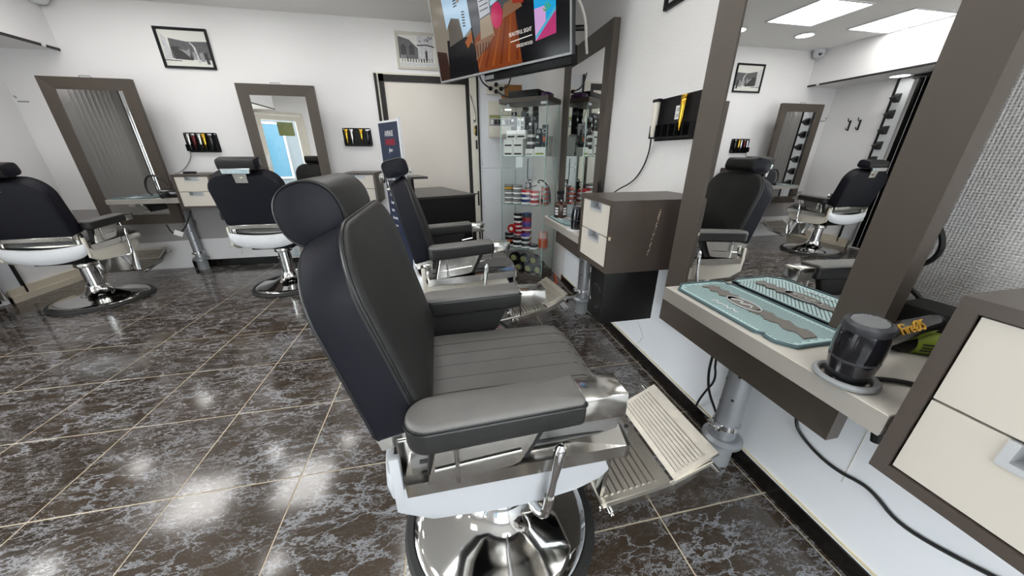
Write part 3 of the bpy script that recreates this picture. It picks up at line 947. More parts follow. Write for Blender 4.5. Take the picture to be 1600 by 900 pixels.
# ================================================================ BARBER CHAIRS
def barber_chair(label, ribbed=False, head='round', dz=0.0, skirt='cream_plastic'):
    t = thing('barber_chair', label, 'chair', (0, 0, 0), 0, 'black barber chairs')
    # base
    b = B()
    b.lathe([(0.0, 0.012), (0.308, 0.012), (0.31, 0.022), (0.300, 0.034), (0.27, 0.040), (0.20, 0.052), (0.14, 0.068), (0.10, 0.088), (0.075, 0.12), (0.066, 0.15), (0.0, 0.15)], n=56)
    base = b.build('base_disc', 'chrome', t, ang=50)
    b = B()
    b.lathe([(0.300, 0.0), (0.335, 0.0), (0.338, 0.012), (0.328, 0.026), (0.310, 0.030), (0.305, 0.022), (0.300, 0.0)], n=56)
    b.build('rubber_rim', 'rubber', base)
    b = B(); b.cyl((0, 0, 0.12), (0, 0, 0.43 + dz), 0.056, n=28)
    ped = b.build('pedestal', 'chrome', t)
    b = B(); b.lathe([(0.056, 0.355 + dz), (0.075, 0.36 + dz), (0.08, 0.375 + dz), (0.075, 0.39 + dz), (0.082, 0.40 + dz), (0.075, 0.425 + dz), (0.05, 0.44 + dz)], n=28)
    b.build('collar', 'chrome_worn', ped)
    D = Matrix.Translation((0, 0, dz))
    # under-frame
    b = B(D); b.box(-0.20, 0.16, -0.17, 0.17, 0.425, 0.50, bev=0.01)
    b.box(-0.02, 0.30, -0.012, 0.012, 0.385, 0.43)
    b.build('under_frame', 'black', t)
    # white skirt: two side panels and a curved rear apron
    sp = [(-0.262, 0.56), (-0.272, 0.49), (-0.20, 0.447), (-0.05, 0.436), (0.06, 0.437), (0.15, 0.452), (0.21, 0.472), (0.235, 0.50), (0.205, 0.572), (-0.05, 0.572)]
    for s in (-1, 1):
        b = B(D)
        b.prism(sp, 0.0, 0.018, lambda u, v, w: (u, s * (0.256 + w), v), bev=0.004, seg=2)
        b.build('side_panel', skirt, t)
    b = B(D)
    rr = []
    N = 72
    for i in range(N + 1):
        y = -0.272 + 0.544 * i / N
        f = abs(y) / 0.272
        bul = 0.030 * math.sqrt(max(0.0, 1 - f ** 3.2))
        x = -0.266 - bul
        rib = 0.0035 * (1 if (i % 3) == 0 else 0) if (ribbed and f < 0.9) else 0
        g = 1 - f ** 2
        zt = 0.606 - 0.030 * g
        zl = 0.512 - 0.058 * g + 0.02 * max(0, (f - 0.8) / 0.2) ** 2
        rr.append([(x, y, zt), (x - 0.006 + rib, y, zt - 0.004), (x - 0.010 + rib, y, (zt + zl) / 2), (x - 0.004 + rib, y, zl + 0.004), (x + 0.004, y, zl), (x + 0.012, y, zl + 0.004), (x + 0.012, y, zt)])
    b.rings(rr)
    b.build('rear_apron', 'white_plastic' if skirt != 'skirt_white' else skirt, t, ang=60)
    for s in (-1, 1):
        b = B(D)
        b.box(-0.274, -0.252, min(s * 0.258, s * 0.2755), max(s * 0.258, s * 0.2755), 0.492, 0.652, bev=0.004)
        b.build('apron_bracket', skirt, t)
    # chrome seat tray
    b = B(D)
    def sec(x, zz, k):
        return [(x, s * y, z) for s, y, z in ((-1, 0.285, 0.548), (1, 0.285, 0.548), (1, 0.287, 0.588 * 1), (1, 0.225, zz), (-1, 0.225, zz), (-1, 0.287, 0.588))]
    b.rings([sec(-0.245, 0.596, 0), sec(0.0, 0.606, 1), sec(0.262, 0.618, 2), [(x + 0.012, y * 0.99, z - 0.004) for x, y, z in sec(0.262, 0.61, 2)]])
    b.build('seat_tray', 'chrome_worn', t, smooth=False)
    # seat cushion with stitched channels along its length
    b = B(D)
    nx, ny = 20, 60
    X0, X1, Yh, zb = -0.235, 0.305, 0.252, 0.588
    def top(u, v):
        x = X0 + (X1 - X0) * u
        y = -Yh + 2 * Yh * v
        ex = max(0.0, 1 - abs(2 * u - 1) ** 9)
        ey = max(0.0, 1 - abs(2 * v - 1) ** 7)
        z = zb + 0.028 + 0.038 * (ex * ey) ** 0.5
        for g in (-0.15, -0.09, -0.03, 0.03, 0.09, 0.15):
            z -= 0.0022 * math.exp(-((y - g) / 0.0032) ** 2) * (1 if u < 0.93 else 0)
        if u > 0.85:
            z -= 0.055 * ((u - 0.85) / 0.15) ** 2
        fy = 1 - 0.10 * max(0, (u - 0.8) / 0.2) ** 2.5
        return (x, y * fy, z)
    grid = [[b._v(top(i / nx, j / ny)) for j in range(ny + 1)] for i in range(nx + 1)]
    for i in range(nx):
        for j in range(ny):
            b._face([grid[i][j], grid[i + 1][j], grid[i + 1][j + 1], grid[i][j + 1]])
    rim = [grid[0][j] for j in range(ny + 1)] + [grid[i][ny] for i in range(1, nx + 1)] + [grid[nx][j] for j in range(ny - 1, -1, -1)] + [grid[i][0] for i in range(nx - 1, 0, -1)]
    Di = D.inverted()
    low = [b._v(((Di @ v.co).x, (Di @ v.co).y, 0.575 if (Di @ v.co).x < 0.25 else 0.552)) for v in rim]
    for i in range(len(rim)):
        b._face([rim[i], rim[(i + 1) % len(rim)], low[(i + 1) % len(rim)], low[i]])
    b._face(low)
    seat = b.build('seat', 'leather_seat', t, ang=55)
    for g in (-0.15, -0.09, -0.03, 0.03, 0.09, 0.15):
        v = (g + Yh) / (2 * Yh)
        b = B(D)
        b.tube([(x_, y_, z_ + 0.0012) for x_, y_, z_ in [top(0.06 + 0.90 * i / 18, v) for i in range(19)]], 0.0011, n=5)
        b.build('stitch_line', 'piping', seat)
    b = B(D)
    b.tube([(X0 + 0.02, -Yh - 0.002, 0.612), (0.1, -Yh - 0.002, 0.612), (0.24, -Yh + 0.004, 0.606), (0.303, -Yh + 0.032, 0.575)], 0.0045, n=6, smooth=1)
    b.build('piping', 'piping', seat)
    b = B(D)
    b.tube([(X0 + 0.02, Yh + 0.002, 0.612), (0.1, Yh + 0.002, 0.612), (0.24, Yh - 0.004, 0.606), (0.303, Yh - 0.032, 0.575)], 0.0045, n=6, smooth=1)
    b.build('piping', 'piping', seat)
    # arms
    for s in (-1, 1):
        yc = s * 0.285
        T = D @ Matrix.Translation((0, yc, 0))
        b = B(T)
        out = rrect(-0.228, 0.128, -0.047, 0.047, 0.012, 7, rs=(0.012, 0.046, 0.046, 0.012))
        b.pillow(out, 0.718, 0.782, lambda u, v, w: (u, v, w - 0.016 * (0.13 - u) / 0.36 if w < 0.75 else w - 0.012 * (0.13 - u) / 0.36), bev=0.014, b1=0.004)
        pad = b.build('armrest', 'leather', t, ang=50)
        b = B(T)
        out2 = [(cu_ * 0.985 - 0.0008, cv_ * 0.955) for cu_, cv_ in out]
        b.pillow(out2, 0.764, 0.7855, lambda u, v, w: (u, v, w - 0.012 * (0.13 - u) / 0.36), bev=0.010, b1=0.004)
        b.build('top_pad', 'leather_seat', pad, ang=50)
        b = B(T)
        pp = rrect(-0.228, 0.128, -0.0475, 0.0475, 0.012, 7, rs=(0.012, 0.0465, 0.0465, 0.012))
        b.tube([(u, v, 0.770 - 0.012 * (0.13 - u) / 0.36) for u, v in pp], 0.0028, n=5, closed=True)
        b.build('piping', 'piping', pad)
        b = B(T); b.box(0.125, 0.222, -0.036, 0.036, 0.716, 0.776, bev=0.004)
        b.build('end_cap', 'chrome_worn', pad)
        b = B(T)
        ap = [(-0.198, 0.592), (-0.165, 0.728), (0.055, 0.728), (0.025, 0.665), (0.0, 0.615), (-0.02, 0.606)]
        b.prism(ap, s * 0.0, s * 0.018, lambda u, v, w: (u, w - s * 0.002, v), bev=0.002, seg=1)
        b.build('outer_plate', 'chrome_worn', pad, smooth=False)
        b = B(T)
        ip = [(-0.20, 0.60), (-0.18, 0.725), (0.085, 0.725), (0.02, 0.60)]
        b.prism(ip, s * -0.002, s * -0.030, lambda u, v, w: (u, w, v), bev=0.003, seg=1)
        b.build('inner_panel', 'leather', pad)
        b = B(T)
        b.tube([(0.09, s * -0.02, 0.722), (0.13, s * -0.02, 0.722), (0.13, s * -0.02, 0.672), (0.05, s * -0.02, 0.66)], 0.004, n=6)
        b.cyl((-0.135, s * 0.024, 0.60), (-0.135, s * 0.024, 0.712), 0.0045, n=8)
        b.cyl((-0.135, s * 0.024, 0.69), (-0.135, s * 0.024, 0.704), 0.008, n=8)
        b.cyl((-0.18, s * 0.020, 0.635), (0.0, s * 0.020, 0.650), 0.003, n=6)
        b.cyl((0.01, s * -0.03, 0.628), (0.01, s * -0.036, 0.628), 0.006, n=8)
        b.build('rod', 'chrome', pad)
    # backrest: local axes h (up the back), w (towards the sitter)
    tilt = math.radians(12.0)
    ca, sa = math.cos(tilt), math.sin(tilt)
    bx, bz = -0.275, 0.672
    def back(v, h, w):
        th = w * (1.0 - 0.22 * h / 0.46)
        if h > 0.05:
            h = h - 0.028 * (h - 0.05) / 0.4 * (1 - min(1.0, max(0.0, (w + 0.026) / 0.115)))
        return (bx - h * sa + th * ca, v, bz + h * ca + th * sa)
    out = rrect(-0.262, 0.262, 0.0, 0.440, 0.05, 8, rs=(0.125, 0.125, 0.02, 0.02))
    out = [(u * (1 - 0.07 * max(0, 1 - v / 0.3)), v) for u, v in out]
    b = B(D)
    b.pillow(out, -0.022, 0.10, back, bev=0.016, b0=0.004, b1=0.022, steps=4)
    bk = b.build('backrest', 'leather', t, ang=50)
    # rear face and sides covered in blue-black vinyl
    b = B(D)
    rear = [(u * 1.004, v * 1.003) for u, v in out]
    b.pillow(rear, -0.026, 0.082, lambda u, v, w: back(u * 1.0, v, w), bev=0.012, b0=0.004, steps=3)
    b.build('rear_cover', 'vinyl', bk, ang=50)
    b = B(D)
    b.tube([back(u * 1.004, v * 1.002, 0.0835) for u, v in out], 0.0036, n=6, closed=True)
    b.build('piping', 'piping', bk)
    b = B(D)
    b.tube([back(u * 1.0, v, -0.017) for u, v in out], 0.0022, n=6, closed=True)
    b.build('piping', 'piping', bk)
    b = B(D)
    b.prism([(-0.235, -0.032), (0.235, -0.032), (0.235, 0.006), (-0.235, 0.006)], -0.026, 0.07, lambda u, v, w: back(u, v, w), bev=0.004, seg=1)
    b.build('lower_rail', 'chrome_worn', t)
    for s in (-1, 1):
        b = B(D)
        b.box(-0.262, -0.205, min(s * 0.215, s * 0.24), max(s * 0.215, s * 0.24), 0.55, 0.665, bev=0.006)
        b.build('back_hinge', 'chrome_worn', t)
    # headrest
    b = B(D)
    if head == 'round':
        out = superell(0.061, 0.064, 2.25, 44)
        hw = 0.125
    else:
        out = superell(0.066, 0.045, 3.6, 40)
        hw = 0.130
    hc = (-0.366, 1.124) if head == 'round' else (-0.342, 1.163)
    ct, st = math.cos(0.22), math.sin(0.22)
    def hmap(u, v, w):
        return (hc[0] + u * ct - v * st, w, hc[1] + u * st + v * ct)
    b.pillow(out, -hw, hw, hmap, bev=0.014, b0=0.008, b1=0.008)
    hd = b.build('headrest', 'leather', t, ang=50)
    for s in (-1, 1):
        b = B(D)
        b.pillow([(u * 0.93, v * 0.93) for u, v in out], hw - 0.010, hw + 0.0012, lambda u, v, w: hmap(u, v, s * w), bev=0.004, b1=0.0085)
        b.build('side_disc', 'vinyl', hd, ang=60)
    for s in (-1, 1):
        b = B(D)
        b.tube([hmap(u * 0.95, v * 0.95, s * (hw - 0.001)) for u, v in out], 0.0018, n=5, closed=True)
        b.build('piping', 'piping', hd)
    b = B(D)
    zc = hc[1]
    if head == 'round':
        b.box(-0.372, -0.352, -0.085, 0.085, zc - 0.060, zc - 0.035, bev=0.003)
    else:
        b.prism([(-0.105, 1.128), (0.105, 1.128), (0.095, 1.088), (-0.095, 1.088)], -0.428, -0.400, lambda u, v, w: (w, u, v), bev=0.003, seg=1)
    b.build('headrest_bracket', 'chrome_worn', hd)
    b = B(D)
    b.prism([(-0.045, 0.38), (0.045, 0.38), (0.05, 0.50), (-0.05, 0.50)], -0.034, -0.026, lambda u, v, w: back(u, v, w), bev=0.002, seg=1)
    b.cyl(back(0, 0.42, -0.034), back(0, 0.42, -0.050), 0.012, n=10)
    b.build('headrest_plate', 'chrome_worn', t)
    # footrest: two ribbed aluminium plates in a folded frame
    def foot_plate(p0, p1, nm, par):
        b = B(D)
        p0, p1 = Vector(p0), Vector(p1)
        d = (p1 - p0)
        n = Vector((-d.z, 0, d.x)).normalized()
        if n.z < 0: n = -n
        hw2 = 0.175
        prof = []
        nr = 9
        L = d.length
        c0, c1 = 0.02 / L, 1 - 0.03 / L
        prof.append((0.0, 0.0))
        for k in range(nr):
            a = c0 + (c1 - c0) * k / nr
            w = (c1 - c0) / nr
            prof += [(a, 0.0), (a + 0.14 * w, 0.0065), (a + 0.50 * w, 0.0065), (a + 0.64 * w, 0.0)]
        prof.append((1.0, 0.0))
        def P(s, hh, y):
            q = p0 + d * s + n * hh
            return (q.x, y, q.z)
        rr = []
        for y in (-hw2 + 0.018, hw2 - 0.018):
            rr.append([P(s, hh, y) for s, hh in prof] + [P(1, -0.010, y), P(0, -0.010, y)])
        flat = lambda y: [P(s, 0.0, y) for s, hh in prof] + [P(1, -0.010, y), P(0, -0.010, y)]
        b.rings([flat(-hw2), flat(-hw2 + 0.017)] + rr + [flat(hw2 - 0.017), flat(hw2)])
        return b.build(nm, 'alu_foot', par, ang=30)
    f0, f1, f2 = (0.292, 0, 0.212), (0.535, 0, 0.246), (0.688, 0, 0.338)
    ft = foot_plate(f0, f1, 'footrest', t)
    foot_plate((0.542, 0, 0.254), f2, 'toe_plate', ft)
    for s in (-1, 1):
        b = B(D)
        y0, y1 = (s * 0.172, s * 0.186) if s > 0 else (s * 0.186, s * 0.172)
        pl = [(0.285, 0.180), (0.54, 0.214), (0.66, 0.286), (0.672, 0.312), (0.53, 0.242), (0.285, 0.208)]
        b.prism(pl, y0, y1, lambda u, v, w: (u, w, v), bev=0.003, seg=1)
        b.build('side_bracket', 'chrome_worn', ft)
        b = B(D)
        b.cyl((0.315, s * 0.186, 0.202), (0.315, s * 0.205, 0.202), 0.010, n=12)
        b.cyl((0.315, s * 0.205, 0.202), (0.315, s * 0.213, 0.202), 0.006, n=10)
        b.cyl((0.668, s * 0.178, 0.298), (0.668, s * 0.215, 0.298), 0.011, n=12)
        b.build('bolt', 'chrome', ft)
    b = B(D)
    cp = [(0.292, 0.562), (0.305, 0.562), (0.32, 0.40), (0.31, 0.215), (0.295, 0.215), (0.305, 0.40)]
    b.prism(cp, -0.155, 0.155, lambda u, v, w: (u, w, v), bev=0.002, seg=1)
    b.build('calf_plate', 'chrome_worn', t)
    for s in (-1, 1):
        b = B(D)
        b.prism([(0.16, 0.455), (0.205, 0.455), (0.31, 0.225), (0.29, 0.20), (0.265, 0.22)], s * 0.12 - 0.006, s * 0.12 + 0.006, lambda u, v, w: (u, w, v), bev=0.003, seg=1)
        b.build('footrest_arm', 'chrome', t)
    # pump lever on the right side
    b = B(D)
    b.tube([(0.03, -0.18, 0.43), (0.035, -0.27, 0.432), (0.05, -0.30, 0.428), (0.062, -0.308, 0.445), (0.066, -0.310, 0.50)], 0.012, n=10, smooth=1)
    P0, P1 = Vector((0.062, -0.309, 0.45)), Vector((0.085, -0.312, 0.655))
    dd = P1 - P0
    prof = [(0.0, 0.0), (0.009, 0.004), (0.008, 0.10), (0.012, 0.15), (0.0135, 0.185), (0.011, 0.20), (0.006, 0.208), (0.0, 0.209)]
    b.lathe(prof, P0, n=14, ax=frame_rot((0, 1, 0), dd))
    b.build('lever', 'chrome', t)
    return t

def place(t, x, y, deg):
    t.location = (x, y, 0)
    t.rotation_euler = (0, 0, math.radians(deg))
place(barber_chair('large black barber chair nearest the camera, with round headrest and ribbed footrest', skirt='skirt_white'), 0.125, 0.80, 0)
place(barber_chair('second black barber chair along the right wall, just beyond the nearest one', head='square'), 0.10, 2.06, 7)
place(barber_chair('black barber chair seen from behind with ribbed white apron', ribbed=True, head='square'), -1.55, 3.50, 90)
place(barber_chair('black barber chair cut off by the left edge, before the far left mirror', head='square', dz=-0.035), -3.09, 3.44, 93)

# ================================================================ SMALL THINGS
def T4(loc, ex, ey, ez=(0, 0, 1)):
    return Matrix.Translation(loc) @ Matrix((Vector(ex), Vector(ey), Vector(ez))).transposed().to_4x4()

def things_at(T, name, label, cat, group=None):
    t = thing(name, label, cat, (0, 0, 0), 0, group)
    t.matrix_world = T
    return t

# ---- rubber mats: local x along the wall, y towards the mirror
def rubber_mat(T, L, W, label, detail=True):
    t = things_at(T, 'rubber_mat', label, 'mat', 'mint barber mats on the worktops')
    c = 0.035
    out = [(c, 0), (L * 0.80, 0), (L * 0.83, 0.012), (L * 0.86, 0.004), (L - 0.03, 0.004), (L, 0.03), (L, W - 0.02), (L - 0.025, W), (c * 1.2, W), (c * 0.9, W - 0.012), (c * 0.4, W - 0.006), (0, W - c), (0, c)]
    b = B(); b.prism(out, 0.0, 0.005, lambda u, v, w: (u, v, w))
    b.build('base', 'teal', t, smooth=False)
    b = B()
    b.tube([(u, v, 0.005) for u, v in out], 0.0042, n=6, closed=True)
    b.build('rim', 'mat_dark', t)
    if not detail:
        return t
    b = B()
    def inside(u, v):
        return 0.012 < u < L - 0.012 and 0.012 < v < W - 0.012 and u + v > c + 0.012
    st = 0.0115
    k = -int(W / st)
    while k * st < L:
        u0 = k * st
        pts = [(u0 + s * W * 0.9, s * W) for s in [i / 24 for i in range(25)]]
        run = [p for p in pts if inside(*p)]
        if len(run) > 2:
            (a0, b0), (a1, b1) = run[0], run[-1]
            dx, dy = a1 - a0, b1 - b0
            l = math.hypot(dx, dy)
            nx, ny = -dy / l * 0.0010, dx / l * 0.0010
            b.prism([(a0 - nx, b0 - ny), (a1 - nx, b1 - ny), (a1 + nx, b1 + ny), (a0 + nx, b0 + ny)], 0.005, 0.0056, lambda u, v, w: (u, v, w))
        k += 1
    s = b.build('ridges', 'mat_dark', t, smooth=False); s['kind'] = 'stuff'
    def wave(u0, u1, vv, ww, nm):
        n = 7
        up, lo = [], []
        for i in range(n):
            f = i / (n - 1)
            u = u0 + (u1 - u0) * f
            z = (1 if i % 2 else -1) * ww * 0.45
            up.append((u, vv + ww + z * 0.7)); lo.append((u, vv - ww + z * 0.7))
        b = B(); b.prism(lo + up[::-1], 0.005, 0.0085, lambda u, v, w: (u, v, w))
        b.build(nm, 'mat_grey', t, smooth=False)
    wave(0.035, L * 0.36, W * 0.56, 0.019, 'raised_motif')
    wave(L * 0.56, L * 0.94, W * 0.52, 0.019, 'raised_motif')
    b = B(); b.prism([(L * 0.45 + 0.052 * math.cos(a), W * 0.52 + 0.026 * math.sin(a)) for a in [2 * PI * i / 28 for i in range(28)]], 0.005, 0.0085, lambda u, v, w: (u, v, w))
    lg = b.build('oval_badge', 'mat_grey', t, smooth=False)
    b = B()
    b.tube([(L * 0.45 + 0.052 * math.cos(a), W * 0.52 + 0.026 * math.sin(a), 0.0088) for a in [2 * PI * i / 28 for i in range(28)]], 0.0012, n=5, closed=True)
    b.tube([(L * 0.45 - 0.035, W * 0.52 - 0.008, 0.009), (L * 0.45 - 0.01, W * 0.52 + 0.014, 0.009), (L * 0.45 - 0.004, W * 0.52 - 0.012, 0.009), (L * 0.45 + 0.02, W * 0.52 + 0.012, 0.009), (L * 0.45 + 0.03, W * 0.52 - 0.008, 0.009)], 0.0016, n=5, smooth=1)
    b.build('badge_emblem', 'white_ink', lg)
    b = B()
    pts = [(L * 0.34 + 0.0095 * i, W * 0.20 + (0.008 if i % 2 else -0.005) + 0.004 * math.sin(i * 1.9), 0.0075) for i in range(10)]
    b.tube(pts, 0.0017, n=5, smooth=2)
    b.build('script_lettering', 'white_ink', t)
    return t
# R1: x = -Y, y = +X
rubber_mat(T4((0.711, 0.862, 0.8325), (0, -1, 0), (1, 0, 0)), 0.385, 0.194, 'mint ribbed rubber mat with grey motif on the nearest worktop')
rubber_mat(T4((0.71, 2.205, 0.8325), (0, -1, 0), (1, 0, 0)), 0.37, 0.19, 'mint rubber mat under the brown spray bottle')
rubber_mat(T4((-3.08, 3.875, 0.8325), (1, 0, 0), (0, 1, 0)), 0.36, 0.20, 'mint rubber mat on the far left worktop')

# ---- hair dryers
def hair_dryer(loc, ang, label, ring=True, lean=(-0.012, -0.006), handle=True):
    t = thing('hair_dryer', label, 'hair dryer', loc, ang)
    ax = frame_rot((1, 0, 0), (lean[0], lean[1], 0.115))
    b = B()
    b.lathe([(0.0, 0.0), (0.029, 0.0), (0.030, 0.006), (0.035, 0.050), (0.0362, 0.078), (0.0352, 0.105), (0.033, 0.118)], n=36, ax=ax)
    b.build('barrel', 'black_gloss', t, ang=50)
    b = B()
    b.lathe([(0.0325, 0.112), (0.0345, 0.116), (0.0328, 0.127), (0.0265, 0.132), (0.0248, 0.129), (0.0, 0.1275)], n=36, ax=ax)
    cap = b.build('intake_cap', 'darkgrey', t)
    b = B()
    b.lathe([(0.0, 0.1285), (0.0248, 0.1300), (0.0248, 0.1292), (0.0, 0.1278)], n=28, ax=ax)
    for k in range(13):
        x = -0.0228 + 0.0038 * k
        h = math.sqrt(max(0, 0.0242 ** 2 - x * x))
        p = [ax @ Vector((x, -h, 0.1305)), ax @ Vector((x, h, 0.1305))]
        b.tube(p, 0.0013, n=4)
    g = b.build('intake_grille', 'grey_plastic', cap); g['kind'] = 'stuff'
    b = B(); b.lathe([(0.0352, 0.0545), (0.0357, 0.056), (0.0357, 0.058), (0.0354, 0.0595)], n=36, ax=ax)
    b.build('seam_band', 'darkgrey', t)
    if handle:
        b = B()
        p0, p1 = Vector((0.035, 0.012, 0.075)), Vector((0.285, 0.045, 0.068))
        d = (p1 - p0).normalized()
        A = frame_rot((0, 0, 1), d)
        L = (p1 - p0).length
        rr = []
        for s, a, c in ((0, 0.024, 0.020), (0.1, 0.024, 0.020), (0.5, 0.023, 0.0185), (0.85, 0.021, 0.017), (0.96, 0.018, 0.014), (1.0, 0.010, 0.008)):
            rr.append([p0 + d * L * s + A @ Vector((a * math.cos(q), c * math.sin(q), 0)) for q in [2 * PI * i / 20 for i in range(20)]])
        b.rings(rr)
        h = b.build('handle', 'black_gloss', t, ang=50)
        # gold lettering along the upper flank of the handle
        Y = A @ Vector((0.75, -0.66, 0))
        X = d
        Z = X.cross(Y).normalized()
        o = p0 + d * L * 0.42 + A @ Vector((0.0235 * 0.70, 0.019 * 0.72, 0))
        nrm = (A @ Vector((0.7, 0.72, 0))).normalized()
        up = nrm.cross(d).normalized()
        if up.z < 0: up = -up
        TT = Matrix.Translation(o) @ Matrix((d, up, d.cross(up))).transposed().to_4x4()
        text_mesh('gold_lettering', 'Fire\u00d85', 0.030, 'gold_ink', h, TT, 'CENTER', ext=0.0012, shear=0.25)
    b = B()
    if ring:
        b.tube([(0.043 * math.cos(a), 0.043 * math.sin(a), 0.007) for a in [2 * PI * i / 36 for i in range(36)]], 0.0062, n=8, closed=True)
        b.build('holder_ring', 'grey_plastic', t)
    else:
        b.lathe([(0.0, -0.001), (0.05, -0.001), (0.052, 0.004), (0.045, 0.006), (0, 0.006)], n=24)
        b.build('holder_ring', 'white_plastic', t)
    return t
hair_dryer((0.727, 0.374, 0.8325), 0, 'black hair dryer with gold handle lettering in a silver ring on the nearest worktop')
hair_dryer((0.735, 1.74, 0.8325), 0, 'black hair dryer standing on the worktop beside the scratched brown cabinet', ring=False, handle=False, lean=(0.008, 0.0))
# L1 dryer lying with looped cable
t = thing('hair_dryer', 'black hair dryer lying on the far left worktop next to the mint mat', 'hair dryer', (-2.62, 3.94, 0.8325), 0.3)
b = B(); b.lathe([(0, 0), (0.035, 0), (0.042, 0.03), (0.044, 0.10), (0.038, 0.15), (0.030, 0.155), (0, 0.15)], (-0.06, 0, 0.045), n=24, ax=frame_rot((0, 0, 1), (1, 0.1, 0)))
b.build('barrel', 'black_gloss', t, ang=50)
b = B(); b.rings([[(0.0 + 0.02 * math.cos(q), -0.03 - 0.13 * s, 0.05 + 0.016 * math.sin(q) - 0.026 * s) for q in [2 * PI * i / 14 for i in range(14)]] for s in (0, 0.3, 0.7, 1.0)])
b.build('handle', 'black', t, ang=50)
o = B().tube([(-2.76, 3.95, 0.862), (-2.80, 3.96, 0.90), (-2.79, 3.97, 1.0), (-2.73, 3.97, 1.05), (-2.64, 3.96, 1.02), (-2.60, 3.95, 0.95)], 0.009, n=8, smooth=2).build('dryer_cable', 'cable')
tag(o, 'thick black looped cable behind the hair dryer on the far left worktop', 'cable')
o = B().tube([(-2.79, 4.02, 0.56), (-2.75, 3.99, 0.47), (-2.68, 3.97, 0.46), (-2.61, 3.98, 0.53), (-2.56, 4.0, 0.62), (-2.53, 4.02, 0.70)], 0.006, n=7, smooth=2).build('hanging_cable', 'cable')
tag(o, 'black cable hanging below the far left worktop', 'cable')
t = thing('cable_tag', 'white paper tag on the cable below the far left worktop', 'tag', (-2.655, 3.93, 0.49), 0.2)
b = B(Matrix.Rotation(0.5, 4, 'Y')); b.box(-0.03, 0.04, -0.002, 0.002, -0.03, 0.02)
b.build('paper', 'white', t, smooth=False)

# bottle lying behind the near dryer, cables behind the near mirror
t = thing('lying_bottle', 'black bottle with green label lying behind the dryer handle', 'bottle', (0.965, 0.425, 0.857), -0.5)
ax = frame_rot((0, 0, 1), (1, 0, 0))
b = B(); b.lathe([(0, -0.075), (0.021, -0.075), (0.0235, -0.07), (0.0235, 0.07), (0.019, 0.085), (0.0, 0.086)], n=24, ax=ax)
b.build('body', 'black', t)
b = B(); b.lathe([(0.0237, 0.0), (0.024, 0.001), (0.024, 0.055), (0.0237, 0.056)], n=24, ax=ax)
lb = b.build('label_band', 'green_ink', t)
b = B()
for k in range(3):
    b.box(0.008, 0.048, -0.0245, -0.021, -0.010 + 0.007 * k, -0.007 + 0.007 * k)
b.build('label_print', 'ink', lb, smooth=False)
b = B(); b.lathe([(0, -0.11), (0.014, -0.11), (0.015, -0.10), (0.015, -0.075), (0, -0.075)], n=20, ax=ax)
b.build('cap', 'darkgrey', t)
t = thing('brush_box', 'black textured box against the wallpaper behind the nearest dryer', 'box', (1.10, 0.44, 0.833), 0.1)
b = B(); b.box(-0.045, 0.045, -0.085, 0.075, 0, 0.075, bev=0.012)
b.build('body', 'rubber', t)
o = B().tube([(1.06, 0.56, 1.12), (1.12, 0.545, 1.085), (1.12, 0.525, 1.06), (1.12, 0.514, 1.027), (1.12, 0.522, 0.995), (1.11, 0.545, 0.975), (1.03, 0.56, 0.98)], 0.0055, n=8, smooth=2).build('mirror_cable', 'cable')
tag(o, 'thick black cable bulging out behind the right side of the nearest mirror', 'cable')
o = B().tube([(1.05, 0.55, 0.945), (1.12, 0.541, 0.925), (1.125, 0.515, 0.91), (1.12, 0.50, 0.888), (1.10, 0.505, 0.870), (1.06, 0.51, 0.862)], 0.0055, n=8, smooth=2).build('plug_cable', 'cable')
tag(o, 'short black cable bending down to the box behind the nearest dryer', 'cable')
o = B().tube([(0.76, 0.36, 0.8385), (0.80, 0.35, 0.838), (0.835, 0.325, 0.838), (0.85, 0.292, 0.8385)], 0.0045, n=7, smooth=2).build('dryer_cable', 'cable')
tag(o, 'thin black cable from the nearest hair dryer to the right cabinet', 'cable')
o = B().box(1.02, 1.03, 0.495, 0.525, 0.888, 0.95, bev=0.003).build('yellow_sponge', 'yellow')
o.data.materials[0] = M['orange']
o.data.materials[0] = M['wood']
o.name = 'wooden_comb'
tag(o, 'orange wooden comb peeking from behind the nearest mirror frame', 'comb')

# cables on the lower right wall
o = B().tube([(1.05, 0.96, 0.785), (1.08, 0.985, 0.42), (1.10, 1.0, 0.33), (1.10, 0.975, 0.25), (1.11, 0.92, 0.18), (1.12, 0.90, 0.12), (1.13, 0.95, 0.085), (1.15, 1.0, 0.075)], 0.0052, n=8, smooth=2).build('twin_cable', 'cable')
tag(o, 'black cable curling to the floor left of the nearest steel post', 'cable')
o = B().tube([(1.06, 0.955, 0.785), (1.085, 0.975, 0.42), (1.10, 0.955, 0.33), (1.10, 0.99, 0.24), (1.12, 1.03, 0.15), (1.145, 1.06, 0.08)], 0.0045, n=8, smooth=2).build('twin_cable', 'cable')
tag(o, 'thinner black cable crossing the curled one left of the nearest steel post', 'cable')
o = B().tube([(1.06, 0.655, 0.785), (1.13, 0.672, 0.5), (1.158, 0.668, 0.36), (1.162, 0.64, 0.325), (1.162, 0.57, 0.302), (1.162, 0.51, 0.303), (1.162, 0.455, 0.323), (1.162, 0.42, 0.318), (1.162, 0.37, 0.292), (1.162, 0.31, 0.30), (1.162, 0.20, 0.345), (1.162, 0.05, 0.42), (1.15, -0.1, 0.6)], 0.0052, n=8, smooth=2).build('wall_cable', 'cable')
tag(o, 'long black cable running along the white lower wall to the right', 'cable')
t = thing('plug_adapter', 'black plug hanging under the right end of the nearest worktop', 'plug', (0.86, 0.36, 0.727), 0)
b = B(); b.box(-0.03, 0.03, -0.03, 0.02, -0.02, 0.062, bev=0.006)
b.cyl((0, 0, -0.02), (0.0, -0.01, -0.06), 0.009, n=10)
b.build('body', 'black', t)

